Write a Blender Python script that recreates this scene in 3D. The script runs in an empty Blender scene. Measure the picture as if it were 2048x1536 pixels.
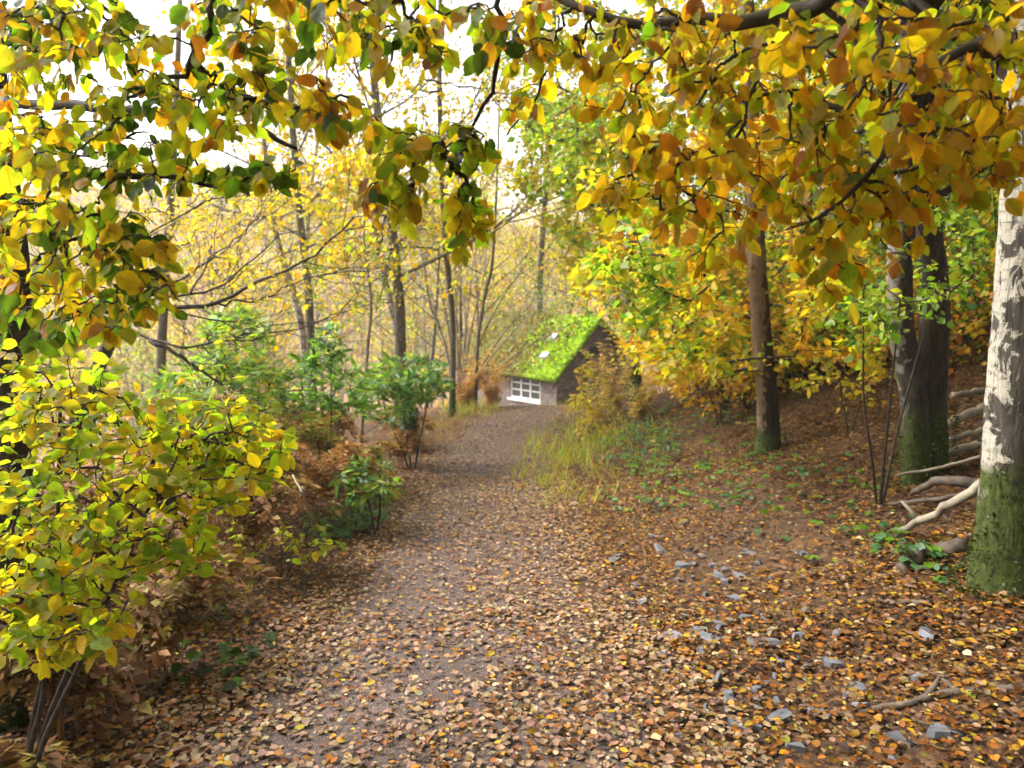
import bpy, math, random
import numpy as np
from mathutils import Vector, Matrix

rng = np.random.default_rng(11)
random.seed(11)
scene = bpy.context.scene
COL = scene.collection

# ------------------------------------------------------------------ camera
F = 1577.0                      # focal length in pixels of the 2048 px frame
PITCH = math.atan((768 - 545) / F)
CAM = np.array([0.0, 0.0, 1.7])
cam_data = bpy.data.cameras.new('camera')
cam_data.sensor_width = 36.0
cam_data.lens = 36.0 * F / 2048.0
cam_data.clip_start = 0.05
cam_data.clip_end = 1000.0
cam_data.dof.use_dof = True
cam_data.dof.focus_distance = 2.6
cam_data.dof.aperture_fstop = 4.0
cam = bpy.data.objects.new('camera', cam_data)
COL.objects.link(cam)
cam.location = CAM
cam.rotation_euler = (math.pi / 2 - PITCH, 0, 0)
scene.camera = cam

# ------------------------------------------------------------------ world, sun, exposure
SUN_EL, SUN_AZ = math.radians(44), math.radians(-70)
world = bpy.data.worlds.new('World')
scene.world = world
world.use_nodes = True
wn, wl = world.node_tree.nodes, world.node_tree.links
wn.clear()
sky = wn.new('ShaderNodeTexSky')
sky.sky_type = 'NISHITA'
sky.sun_disc = False
sky.sun_elevation = SUN_EL
sky.sun_rotation = SUN_AZ
sky.air_density = 1.0
sky.dust_density = 4.0
hsv = wn.new('ShaderNodeHueSaturation')
hsv.inputs['Saturation'].default_value = 0.22
bg = wn.new('ShaderNodeBackground')
bg.inputs['Strength'].default_value = 0.15
wo = wn.new('ShaderNodeOutputWorld')
wl.new(sky.outputs[0], hsv.inputs['Color'])
wl.new(hsv.outputs[0], bg.inputs['Color'])
wl.new(bg.outputs[0], wo.inputs['Surface'])

sun_data = bpy.data.lights.new('sun', 'SUN')
sun_data.energy = 2.0
sun_data.angle = math.radians(30)
sun_data.color = (1.0, 0.96, 0.9)
sun = bpy.data.objects.new('sun', sun_data)
COL.objects.link(sun)
sd = Vector((math.sin(SUN_AZ) * math.cos(SUN_EL), math.cos(SUN_AZ) * math.cos(SUN_EL), math.sin(SUN_EL)))
sun.rotation_euler = sd.to_track_quat('Z', 'Y').to_euler()

scene.view_settings.view_transform = 'Standard'
scene.view_settings.look = 'None'
scene.view_settings.gamma = 1.0
scene.view_settings.exposure = 2.0
cy = scene.cycles
cy.use_denoising = True
cy.max_bounces = 7
cy.diffuse_bounces = 4
cy.glossy_bounces = 2
cy.transmission_bounces = 5
cy.transparent_max_bounces = 4
cy.use_adaptive_sampling = True
cy.adaptive_threshold = 0.035
cy.caustics_reflective = False
cy.caustics_refractive = False

# ------------------------------------------------------------------ numeric helpers
def unit(v):
    v = np.asarray(v, float)
    return v / np.maximum(np.linalg.norm(v, axis=-1, keepdims=True), 1e-9)

def at(px, py, D):
    """World point seen at pixel (px, py) of the 2048 frame, at forward distance D metres."""
    a, b = (px - 1024) / F, (768 - py) / F
    d = np.array([a, math.cos(PITCH) + b * math.sin(PITCH), -math.sin(PITCH) + b * math.cos(PITCH)])
    return CAM + d * (D / d[1])

def _hash(ix, iy, s):
    n = (ix.astype(np.int64) * 374761393 + iy.astype(np.int64) * 668265263 + s * 1442695041) & 0x7fffffff
    n = ((n ^ (n >> 13)) * 1274126177) & 0x7fffffff
    return ((n ^ (n >> 16)) & 0xffff) / 65535.0

def vnoise(x, y, s=0):
    x = np.asarray(x, float); y = np.asarray(y, float)
    ix, iy = np.floor(x), np.floor(y)
    fx, fy = x - ix, y - iy
    fx = fx * fx * (3 - 2 * fx); fy = fy * fy * (3 - 2 * fy)
    a = _hash(ix, iy, s); b = _hash(ix + 1, iy, s); c = _hash(ix, iy + 1, s); d = _hash(ix + 1, iy + 1, s)
    return (a * (1 - fx) + b * fx) * (1 - fy) + (c * (1 - fx) + d * fx) * fy - 0.5

def fbm(x, y, s=0, o=3):
    r = 0; a = 1.0; f = 1.0
    for k in range(o):
        r = r + a * vnoise(x * f, y * f, s + k); a *= 0.5; f *= 2.03
    return r

def sstep(t):
    t = np.clip(t, 0, 1)
    return t * t * (3 - 2 * t)

def softplus(t, k):
    return np.where(t / k > 20, t, k * np.log1p(np.exp(np.clip(t / k, -30, 20))))

def path_centre(y):
    return -0.30 + 0.10 * sstep((y - 5) / 8) + 0.85 * sstep((y - 11) / 9)

def path_half(y):
    return 0.80 + 0.35 * sstep((6 - y) / 4)

def height(x, y):
    x = np.asarray(x, float); y = np.asarray(y, float)
    z = -0.074 * np.clip(y, -30, 1e9) - 1.25 * sstep((y - 17.6) / 3.6) - 0.10 * softplus(y - 24, 2.0)
    far = softplus(y - 46, 3.0)
    z = z + np.minimum(0.47 * far, 22 + 0.16 * far) * (1 - 0.25 * sstep((x + 25) / 50))
    xr = 1.35 + 0.40 * np.maximum(0, y - 14)
    bank = 0.40 * softplus(x - xr, 0.45)
    z = z + 16 * np.tanh(bank / 16)
    fall = 0.22 * softplus(-2.6 - x, 0.5)
    z = z - 4.5 * np.tanh(fall / 4.5) * (1 - sstep((y - 40) / 30))
    off = sstep((np.abs(x - path_centre(y)) - path_half(y)) / 0.8)
    z = z + 0.10 * off * fbm(x * 0.9, y * 0.9, 3) + 0.035 * off * fbm(x * 3.5, y * 3.5, 7) + 0.015 * fbm(x * 2.2, y * 2.2, 9)
    z = z + 2.0 * sstep((y - 45) / 30) * fbm(x * 0.06, y * 0.06, 5)
    return z

def hz(x, y):
    return float(height(x, y))

def gp(px, py, maxd=120.0):
    """Ground point seen at a pixel."""
    p1 = at(px, py, 1.0) - CAM
    t = 1.0
    while t < maxd:
        p = CAM + p1 * t
        if p[2] <= hz(p[0], p[1]):
            break
        t += 0.03 + t * 0.002
    return np.array([p[0], p[1], hz(p[0], p[1])])

def ground(x, y, dz=0.0):
    return np.array([x, y, hz(x, y) + dz])

def bez(p0, p1, p2, n):
    t = np.linspace(0, 1, n)[:, None]
    return (1 - t) ** 2 * p0 + 2 * t * (1 - t) * p1 + t * t * p2

def smooth_line(pts, n):
    """Catmull-Rom through the points, n samples."""
    P = np.asarray(pts, float)
    if len(P) == 2:
        t = np.linspace(0, 1, n)[:, None]
        return P[0] * (1 - t) + P[1] * t
    Q = np.vstack([2 * P[0] - P[1], P, 2 * P[-1] - P[-2]])
    out = []
    for s in np.linspace(0, len(P) - 1 - 1e-6, n):
        i = int(s); t = s - i
        a, b, c, d = Q[i], Q[i + 1], Q[i + 2], Q[i + 3]
        out.append(0.5 * (2 * b + (c - a) * t + (2 * a - 5 * b + 4 * c - d) * t * t + (3 * b - a - 3 * c + d) * t ** 3))
    return np.array(out)

# ------------------------------------------------------------------ mesh builder
class MB:
    def __init__(self):
        self.V, self.F, self.C, self.U, self.MI = [], [], [], [], []
        self.n = 0; self.mi = 0
    def add(self, V, faces, col=(1, 1, 1), uv=None):
        V = np.asarray(V, float).reshape(-1, 3)
        self.V.append(V)
        for f in faces:
            f = np.asarray(f, np.int64)
            if len(f):
                self.F.append(f + self.n); self.MI.append(np.full(len(f), self.mi))
        c = np.ones((len(V), 4)); c[:, :3] = col
        self.C.append(c)
        self.U.append(np.zeros((len(V), 3)) if uv is None else uv)
        self.n += len(V)
    def tube(self, P, R, sides=6, col=(1, 1, 1), cap=True, rough=0.0):
        P = np.asarray(P, float); n = len(P)
        R = np.broadcast_to(np.asarray(R, float), (n,))
        T = unit(np.gradient(P, axis=0))
        ref = np.array([0.13, 0.07, 1.0]) if abs(T[:, 2].mean()) < 0.75 else np.array([1.0, 0.1, 0.05])
        S = unit(np.cross(T, ref)); B = np.cross(S, T)
        a = np.linspace(0, 2 * np.pi, sides, endpoint=False)
        rr = R[:, None] * np.ones(sides)
        if rough:
            rr = rr * (1 + rough * (rng.random((n, sides)) - 0.5) + rough * 0.8 * np.sin(2 * a + rng.random() * 6)[None])
        ring = P[:, None, :] + rr[:, :, None] * (np.cos(a)[None, :, None] * S[:, None, :] + np.sin(a)[None, :, None] * B[:, None, :])
        V = ring.reshape(-1, 3)
        i = np.arange(n - 1)[:, None] * sides; j = np.arange(sides)[None]; k = (j + 1) % sides
        q = np.stack([i + j, i + k, i + k + sides, i + j + sides], -1).reshape(-1, 4)
        fs = [q]
        if cap and sides >= 3:
            fs.append(np.arange(sides)[None, ::-1]); fs.append((np.arange(sides) + (n - 1) * sides)[None])
        self.add(V, fs, col)
    def box(self, lo, hi, col=(1, 1, 1)):
        x0, y0, z0 = lo; x1, y1, z1 = hi
        V = [(x0, y0, z0), (x1, y0, z0), (x1, y1, z0), (x0, y1, z0), (x0, y0, z1), (x1, y0, z1), (x1, y1, z1), (x0, y1, z1)]
        self.add(V, [[(0, 3, 2, 1), (4, 5, 6, 7), (0, 1, 5, 4), (1, 2, 6, 5), (2, 3, 7, 6), (3, 0, 4, 7)]], col)
    def build(self, name, mat, parent=None, smooth=True):
        me = bpy.data.meshes.new(name)
        V = np.concatenate(self.V)
        loops = np.concatenate([f.reshape(-1) for f in self.F])
        tot = np.concatenate([np.full(len(f), f.shape[1]) for f in self.F])
        start = np.concatenate([[0], np.cumsum(tot)[:-1]])
        me.vertices.add(len(V)); me.vertices.foreach_set('co', V.reshape(-1).astype(np.float32))
        me.loops.add(len(loops)); me.loops.foreach_set('vertex_index', loops.astype(np.int32))
        me.polygons.add(len(tot)); me.polygons.foreach_set('loop_start', start.astype(np.int32))
        me.polygons.foreach_set('use_smooth', np.full(len(tot), smooth))
        me.update(calc_edges=True)
        me.attributes.new('Col', 'FLOAT_COLOR', 'POINT').data.foreach_set('color', np.concatenate(self.C).reshape(-1).astype(np.float32))
        me.attributes.new('leafuv', 'FLOAT_VECTOR', 'POINT').data.foreach_set('vector', np.concatenate(self.U).reshape(-1).astype(np.float32))
        mats = mat if isinstance(mat, (list, tuple)) else [mat]
        if len(mats) > 1: me.polygons.foreach_set('material_index', np.concatenate(self.MI).astype(np.int32))
        me.validate()
        for mm in mats: me.materials.append(mm)
        o = bpy.data.objects.new(name, me)
        COL.objects.link(o)
        if parent is not None:
            o.parent = parent
            o.matrix_parent_inverse = Matrix.Identity(4)
        return o

def rebase(mb, origin):
    mb.V = [v - origin for v in mb.V]
    return mb

def tag(o, label=None, cat=None, group=None, kind=None):
    if label: o['label'] = label
    if cat: o['category'] = cat
    if group: o['group'] = group
    if kind: o['kind'] = kind
    return o

def empty(name, loc, label, cat, group=None):
    o = bpy.data.objects.new(name, None)
    o.empty_display_size = 0.2
    COL.objects.link(o)
    o.location = [float(v) for v in loc]
    return tag(o, label, cat, group)

# ------------------------------------------------------------------ materials
def new_mat(name):
    m = bpy.data.materials.new(name); m.use_nodes = True
    nt = m.node_tree; nt.nodes.clear()
    out = nt.nodes.new('ShaderNodeOutputMaterial')
    return m, nt.nodes, nt.links, out

def ramp(N, stops):
    r = N.new('ShaderNodeValToRGB')
    e = r.color_ramp.elements
    while len(e) < len(stops): e.new(0.5)
    for i, (p, c) in enumerate(stops):
        e[i].position = p; e[i].color = (*c, 1) if len(c) == 3 else c
    return r

def noise(N, L, coord, scale, detail=4, rough=0.55, dist=0.0):
    n = N.new('ShaderNodeTexNoise')
    n.inputs['Scale'].default_value = scale; n.inputs['Detail'].default_value = detail
    n.inputs['Roughness'].default_value = rough; n.inputs['Distortion'].default_value = dist
    if coord is not None: L.new(coord, n.inputs['Vector'])
    return n

def mapped(N, L, coord, scale):
    mp = N.new('ShaderNodeMapping'); mp.inputs['Scale'].default_value = scale
    L.new(coord, mp.inputs['Vector'])
    return mp.outputs[0]

def mixc(N, L, fac, a, b, mode='MIX'):
    m = N.new('ShaderNodeMix'); m.data_type = 'RGBA'; m.blend_type = mode
    for sock, v in ((m.inputs[0], fac), (m.inputs[6], a), (m.inputs[7], b)):
        if hasattr(v, 'is_linked') or hasattr(v, 'links'): L.new(v, sock)
        elif isinstance(v, (int, float)): sock.default_value = v
        else: sock.default_value = (*v, 1)
    return m.outputs[2]

def math_node(N, L, op, a, b=None, clamp=False):
    m = N.new('ShaderNodeMath'); m.operation = op; m.use_clamp = clamp
    for i, v in enumerate((a, b)):
        if v is None: continue
        if isinstance(v, (int, float)): m.inputs[i].default_value = v
        else: L.new(v, m.inputs[i])
    return m.outputs[0]

def bump(N, L, h, strength, dist=0.02):
    b = N.new('ShaderNodeBump'); b.inputs['Strength'].default_value = strength; b.inputs['Distance'].default_value = dist
    L.new(h, b.inputs['Height'])
    return b.outputs[0]

def leaf_material(name, trans=0.5, rough=0.42, veins=False, spots=True, spec=0.35):
    m, N, L, out = new_mat(name)
    at_ = N.new('ShaderNodeAttribute'); at_.attribute_name = 'Col'
    tc = N.new('ShaderNodeTexCoord')
    c = at_.outputs['Color']
    n1 = noise(N, L, tc.outputs['Object'], 26, 3)
    r1 = ramp(N, [(0.3, (0.72, 0.74, 0.7)), (0.7, (1.15, 1.12, 1.0))])
    L.new(n1.outputs['Fac'], r1.inputs['Fac'])
    c = mixc(N, L, 1.0, c, r1.outputs['Color'], 'MULTIPLY')
    hgt = n1.outputs['Fac']
    if veins:
        uv = N.new('ShaderNodeAttribute'); uv.attribute_name = 'leafuv'
        sx = N.new('ShaderNodeSeparateXYZ'); L.new(uv.outputs['Vector'], sx.inputs[0])
        ax = math_node(N, L, 'ABSOLUTE', sx.outputs[0])
        q = math_node(N, L, 'SUBTRACT', sx.outputs[1], math_node(N, L, 'MULTIPLY', ax, 0.9))
        s = math_node(N, L, 'SINE', math_node(N, L, 'MULTIPLY', q, 2 * math.pi * 9))
        s = math_node(N, L, 'POWER', math_node(N, L, 'MAXIMUM', s, 0.0), 6.0)
        mid = math_node(N, L, 'SUBTRACT', 1.0, math_node(N, L, 'MULTIPLY', ax, 28.0), True)
        v = math_node(N, L, 'MAXIMUM', math_node(N, L, 'MULTIPLY', s, 0.55), mid)
        c = mixc(N, L, math_node(N, L, 'MULTIPLY', v, 0.45), c, (0.16, 0.13, 0.02))
        hgt = v
    if spots:
        n2 = noise(N, L, tc.outputs['Object'], 60, 2)
        r2 = ramp(N, [(0.66, (0, 0, 0)), (0.72, (1, 1, 1))])
        L.new(n2.outputs['Fac'], r2.inputs['Fac'])
        c = mixc(N, L, math_node(N, L, 'MULTIPLY', r2.outputs['Color'], 0.7), c, (0.16, 0.06, 0.015))
    bs = N.new('ShaderNodeBsdfPrincipled')
    L.new(c, bs.inputs['Base Color']); bs.inputs['Roughness'].default_value = rough
    bs.inputs['Specular IOR Level'].default_value = spec
    L.new(bump(N, L, hgt, 0.35, 0.004), bs.inputs['Normal'])
    tr = N.new('ShaderNodeBsdfTranslucent')
    tcol = mixc(N, L, 1.0, c, (1.32, 1.40, 0.5), 'MULTIPLY')
    L.new(tcol, tr.inputs['Color'])
    mx = N.new('ShaderNodeMixShader'); mx.inputs[0].default_value = trans
    L.new(bs.outputs[0], mx.inputs[1]); L.new(tr.outputs[0], mx.inputs[2])
    L.new(mx.outputs[0], out.inputs['Surface'])
    return m

def simple_mat(name, stops, scale, stretch=(1, 1, 1), rough=0.85, bstr=0.6, bdist=0.02, detail=6, spec=0.25, dist=0.0, use_col=False):
    m, N, L, out = new_mat(name)
    tc = N.new('ShaderNodeTexCoord')
    co = mapped(N, L, tc.outputs['Object'], stretch)
    n = noise(N, L, co, scale, detail, 0.6, dist)
    r = ramp(N, stops); L.new(n.outputs['Fac'], r.inputs['Fac'])
    c = r.outputs['Color']
    if use_col:
        a = N.new('ShaderNodeAttribute'); a.attribute_name = 'Col'
        c = mixc(N, L, 1.0, c, a.outputs['Color'], 'MULTIPLY')
    bs = N.new('ShaderNodeBsdfPrincipled')
    L.new(c, bs.inputs['Base Color']); bs.inputs['Roughness'].default_value = rough
    bs.inputs['Specular IOR Level'].default_value = spec
    n2 = noise(N, L, co, scale * 2.3, 5, 0.6)
    L.new(bump(N, L, n2.outputs['Fac'], bstr, bdist), bs.inputs['Normal'])
    L.new(bs.outputs[0], out.inputs['Surface'])
    return m

def bark_material(name, dark, light, white=None, side=0.0, moss_h=0.0, thresh=0.5, lean=0.0, az=0.0):
    """Bark of an object whose origin is the foot of the trunk: ridges, pale peeling patches weighted to a painted light side, green moss low down."""
    m, N, L, out = new_mat(name)
    tc = N.new('ShaderNodeTexCoord'); o = tc.outputs['Object']
    nf = noise(N, L, mapped(N, L, o, (9, 9, 2.2)), 3.2, 6, 0.65, 0.4)
    r = ramp(N, [(0.3, dark), (0.7, light)]); L.new(nf.outputs['Fac'], r.inputs['Fac'])
    c = r.outputs['Color']
    sx = N.new('ShaderNodeSeparateXYZ'); L.new(o, sx.inputs[0])
    if white:
        nl = noise(N, L, mapped(N, L, o, (2.6, 2.6, 1.7)), 3.6, 7, 0.7, 0.8)
        xa = math_node(N, L, 'SUBTRACT', math_node(N, L, 'MULTIPLY', sx.outputs[0], math.cos(math.radians(az))), math_node(N, L, 'MULTIPLY', sx.outputs[1], math.sin(math.radians(az))))
        xo = math_node(N, L, 'SUBTRACT', xa, math_node(N, L, 'MULTIPLY', sx.outputs[2], lean))
        f = math_node(N, L, 'ADD', math_node(N, L, 'SUBTRACT', math_node(N, L, 'MULTIPLY', nl.outputs['Fac'], 3.0), 0.5 + thresh), math_node(N, L, 'MULTIPLY', xo, side))  # side term paints light from the left into the bark colour
        rr = ramp(N, [(0.46, (0, 0, 0)), (0.54, (1, 1, 1))]); L.new(f, rr.inputs['Fac'])
        nb = noise(N, L, mapped(N, L, o, (1.6, 1.6, 7)), 4.0, 7, 0.75, 0.8)
        rb = ramp(N, [(0.34, (0.10, 0.085, 0.07)), (0.47, tuple(0.8 * v for v in white)), (0.7, white)]); L.new(nb.outputs['Fac'], rb.inputs['Fac'])
        c = mixc(N, L, rr.outputs['Color'], c, rb.outputs['Color'])
    if moss_h:
        nm = noise(N, L, o, 6.0, 5, 0.6)
        f = math_node(N, L, 'SUBTRACT', math_node(N, L, 'ADD', 1.0, math_node(N, L, 'MULTIPLY', nm.outputs['Fac'], 1.2)),
                      math_node(N, L, 'ADD', 0.55, math_node(N, L, 'DIVIDE', sx.outputs[2], moss_h)))
        rm = ramp(N, [(0.2, (0, 0, 0)), (0.45, (1, 1, 1))]); L.new(f, rm.inputs['Fac'])
        nm2 = noise(N, L, o, 40, 3)
        rm2 = ramp(N, [(0.3, (0.015, 0.022, 0.005)), (0.7, (0.065, 0.085, 0.012))]); L.new(nm2.outputs['Fac'], rm2.inputs['Fac'])
        c = mixc(N, L, rm.outputs['Color'], c, rm2.outputs['Color'])
    bs = N.new('ShaderNodeBsdfPrincipled'); L.new(c, bs.inputs['Base Color'])
    bs.inputs['Roughness'].default_value = 0.8; bs.inputs['Specular IOR Level'].default_value = 0.25
    L.new(bump(N, L, nf.outputs['Fac'], 0.9, 0.025), bs.inputs['Normal'])
    L.new(bs.outputs[0], out.inputs['Surface'])
    return m

M = {}
M['leaf_near'] = leaf_material('leaf_near', 0.76, 0.40, veins=True)
M['leaf'] = leaf_material('leaf', 0.55, 0.45, spots=False)
M['leaf_glossy'] = leaf_material('leaf_glossy', 0.5, 0.42, spots=False, spec=0.35)
M['litter'] = leaf_material('litter', 0.10, 0.6, spots=False, spec=0.22)
M['bracken'] = leaf_material('bracken', 0.35, 0.7, spots=False, spec=0.15)
M['grass'] = leaf_material('grass', 0.4, 0.5, spots=False)
M['twig'] = simple_mat('twig', [(0.3, (0.018, 0.013, 0.01)), (0.7, (0.07, 0.05, 0.038))], 30, (1, 1, 1), 0.75, 0.5, 0.004)
M['twig_pale'] = simple_mat('twig_pale', [(0.3, (0.10, 0.075, 0.05)), (0.7, (0.30, 0.24, 0.17))], 9, (1, 1, 0.5), 0.8, 0.5, 0.006)
M['bark_dark'] = bark_material('bark_dark', (0.012, 0.010, 0.008), (0.075, 0.058, 0.042), moss_h=0.7)
M['bark_grey'] = bark_material('bark_grey', (0.05, 0.042, 0.03), (0.22, 0.18, 0.13), moss_h=0.9)
M['bark_pale'] = bark_material('bark_pale', (0.09, 0.07, 0.05), (0.32, 0.25, 0.17), white=(0.55, 0.50, 0.42), thresh=0.50)
M['bark_birch'] = bark_material('bark_birch', (0.012, 0.010, 0.008), (0.085, 0.07, 0.055), white=(0.42, 0.39, 0.32), side=-3.4, moss_h=0.8, thresh=1.0, lean=0.035, az=33)
M['bark_slim'] = bark_material('bark_slim', (0.014, 0.010, 0.007), (0.055, 0.037, 0.025), white=(0.20, 0.13, 0.08), side=-6.0, moss_h=0.3, thresh=0.92, lean=-0.03, az=18.5)
M['bark_twin'] = bark_material('bark_twin', (0.015, 0.012, 0.01), (0.08, 0.065, 0.05), white=(0.22, 0.20, 0.165), side=-5.0, moss_h=0.6, thresh=1.42, lean=-0.045, az=28)
M['moss'] = simple_mat('moss', [(0.3, (0.03, 0.05, 0.006)), (0.7, (0.13, 0.20, 0.02))], 35, rough=0.95, bstr=0.8)
M['log_pale'] = simple_mat('log_pale', [(0.3, (0.09, 0.07, 0.05)), (0.7, (0.29, 0.245, 0.19))], 7, (1, 1, 1), 0.8, 0.7, 0.01)
M['log_dark'] = simple_mat('log_dark', [(0.3, (0.03, 0.022, 0.016)), (0.7, (0.13, 0.10, 0.075))], 9, (1, 1, 1), 0.75, 0.8, 0.01)
M['slate'] = simple_mat('slate', [(0.3, (0.07, 0.073, 0.088)), (0.7, (0.17, 0.175, 0.205))], 12, rough=0.4, bstr=0.4, bdist=0.006, spec=0.5)
M['roof_slate'] = simple_mat('roof_slate', [(0.3, (0.15, 0.155, 0.19)), (0.7, (0.34, 0.35, 0.40))], 9, rough=0.45, bstr=0.4, bdist=0.006, spec=0.5)
M['white_paint'] = simple_mat('white_paint', [(0.3, (0.62, 0.60, 0.56)), (0.7, (0.82, 0.81, 0.78))], 14, rough=0.5, bstr=0.15, bdist=0.003)
M['board'] = simple_mat('board', [(0.3, (0.03, 0.022, 0.018)), (0.7, (0.11, 0.085, 0.065))], 12, (1, 1, 4), 0.8, 0.5, 0.01)
M['interior'] = simple_mat('interior', [(0.3, (0.05, 0.05, 0.05)), (0.7, (0.10, 0.10, 0.10))], 3, rough=0.9, bstr=0.1)

def ground_material():
    m, N, L, out = new_mat('woodland_floor')
    tc = N.new('ShaderNodeTexCoord'); o = tc.outputs['Object']
    n1 = noise(N, L, o, 0.9, 5, 0.6); n2 = noise(N, L, o, 22, 6, 0.7)
    r = ramp(N, [(0.25, (0.018, 0.012, 0.008)), (0.5, (0.06, 0.036, 0.02)), (0.75, (0.15, 0.085, 0.045))]); L.new(n2.outputs['Fac'], r.inputs['Fac'])
    vo = N.new('ShaderNodeTexVoronoi'); vo.inputs['Scale'].default_value = 26; L.new(o, vo.inputs['Vector'])
    rv = ramp(N, [(0.1, (0.03, 0.016, 0.010)), (0.4, (0.075, 0.038, 0.02)), (0.65, (0.13, 0.065, 0.03)), (0.9, (0.19, 0.11, 0.06))]); L.new(vo.outputs['Color'], rv.inputs['Fac'])
    mat_fac = ramp(N, [(0.38, (0.25, 0.25, 0.25)), (0.6, (0.85, 0.85, 0.85))]); L.new(n1.outputs['Fac'], mat_fac.inputs['Fac'])
    near = mixc(N, L, mat_fac.outputs['Color'], r.outputs['Color'], rv.outputs['Color'])
    # the far slope: a carpet of fallen leaves and dead bracken in larger patches
    n3 = noise(N, L, o, 0.55, 8, 0.7); n4 = noise(N, L, o, 3.0, 6, 0.75)
    rf = ramp(N, [(0.3, (0.10, 0.06, 0.035)), (0.48, (0.30, 0.19, 0.12)), (0.62, (0.42, 0.27, 0.16)), (0.75, (0.26, 0.22, 0.08))]); L.new(n4.outputs['Fac'], rf.inputs['Fac'])
    rf2 = ramp(N, [(0.35, (0.7, 0.62, 0.55)), (0.65, (1.1, 1.05, 1.0))]); L.new(n3.outputs['Fac'], rf2.inputs['Fac'])
    cf = mixc(N, L, 1.0, rf.outputs['Color'], rf2.outputs['Color'], 'MULTIPLY')
    sx = N.new('ShaderNodeSeparateXYZ'); L.new(o, sx.inputs[0])
    f = math_node(N, L, 'DIVIDE', math_node(N, L, 'SUBTRACT', sx.outputs[1], 20.0), 18.0, True)
    c = mixc(N, L, f, near, cf)
    bs = N.new('ShaderNodeBsdfPrincipled'); L.new(c, bs.inputs['Base Color'])
    bs.inputs['Roughness'].default_value = 0.85; bs.inputs['Specular IOR Level'].default_value = 0.2
    L.new(bump(N, L, n2.outputs['Fac'], 0.9, 0.04), bs.inputs['Normal'])
    L.new(bs.outputs[0], out.inputs['Surface'])
    return m

def path_material():
    m, N, L, out = new_mat('path_grit')
    tc = N.new('ShaderNodeTexCoord'); o = tc.outputs['Object']
    nw = noise(N, L, o, 7, 3, 0.6)
    wob = N.new('ShaderNodeVectorMath'); wob.operation = 'MULTIPLY_ADD'; L.new(nw.outputs['Color'], wob.inputs[0]); wob.inputs[1].default_value = (0.25, 0.25, 0.25); L.new(o, wob.inputs[2])
    v = N.new('ShaderNodeTexVoronoi'); v.inputs['Scale'].default_value = 70; L.new(wob.outputs[0], v.inputs['Vector'])
    n1 = noise(N, L, o, 1.6, 4, 0.6); n2 = noise(N, L, o, 120, 4, 0.7)
    r = ramp(N, [(0.2, (0.055, 0.039, 0.034)), (0.6, (0.125, 0.088, 0.075)), (0.95, (0.22, 0.16, 0.14))]); L.new(v.outputs['Color'], r.inputs['Fac'])
    r2 = ramp(N, [(0.35, (0.55, 0.5, 0.48)), (0.65, (1.1, 1.05, 1.05))]); L.new(n1.outputs['Fac'], r2.inputs['Fac'])
    c = mixc(N, L, 1.0, r.outputs['Color'], r2.outputs['Color'], 'MULTIPLY')
    c = mixc(N, L, 0.5, c, mixc(N, L, n2.outputs['Fac'], (0.05, 0.037, 0.033), (0.16, 0.12, 0.11)))
    bs = N.new('ShaderNodeBsdfPrincipled'); L.new(c, bs.inputs['Base Color'])
    bs.inputs['Roughness'].default_value = 0.75; bs.inputs['Specular IOR Level'].default_value = 0.2
    L.new(bump(N, L, v.outputs['Distance'], 0.6, 0.012), bs.inputs['Normal'])
    L.new(bs.outputs[0], out.inputs['Surface'])
    return m

def roof_material():
    m, N, L, out = new_mat('mossy_roof')
    tc = N.new('ShaderNodeTexCoord'); o = tc.outputs['Object']
    n1 = noise(N, L, o, 2.2, 6, 0.65); n2 = noise(N, L, o, 26, 5, 0.7)
    bright = ramp(N, [(0.3, (0.07, 0.13, 0.006)), (0.7, (0.28, 0.42, 0.012))]); L.new(n2.outputs['Fac'], bright.inputs['Fac'])
    dull = ramp(N, [(0.3, (0.05, 0.045, 0.015)), (0.55, (0.13, 0.12, 0.025)), (0.75, (0.22, 0.15, 0.06))]); L.new(n2.outputs['Fac'], dull.inputs['Fac'])
    sx = N.new('ShaderNodeSeparateXYZ'); L.new(o, sx.inputs[0])
    f = math_node(N, L, 'ADD', math_node(N, L, 'MULTIPLY', sx.outputs[0], 0.42), math_node(N, L, 'ADD', math_node(N, L, 'MULTIPLY', n1.outputs['Fac'], 1.3), 0.35))
    rf = ramp(N, [(0.35, (0, 0, 0)), (0.75, (1, 1, 1))]); L.new(f, rf.inputs['Fac'])
    c = mixc(N, L, rf.outputs['Color'], dull.outputs['Color'], bright.outputs['Color'])
    bs = N.new('ShaderNodeBsdfPrincipled'); L.new(c, bs.inputs['Base Color'])
    bs.inputs['Roughness'].default_value = 0.95; bs.inputs['Specular IOR Level'].default_value = 0.1
    L.new(bump(N, L, n2.outputs['Fac'], 0.8, 0.05), bs.inputs['Normal'])
    L.new(bs.outputs[0], out.inputs['Surface'])
    return m

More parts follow.
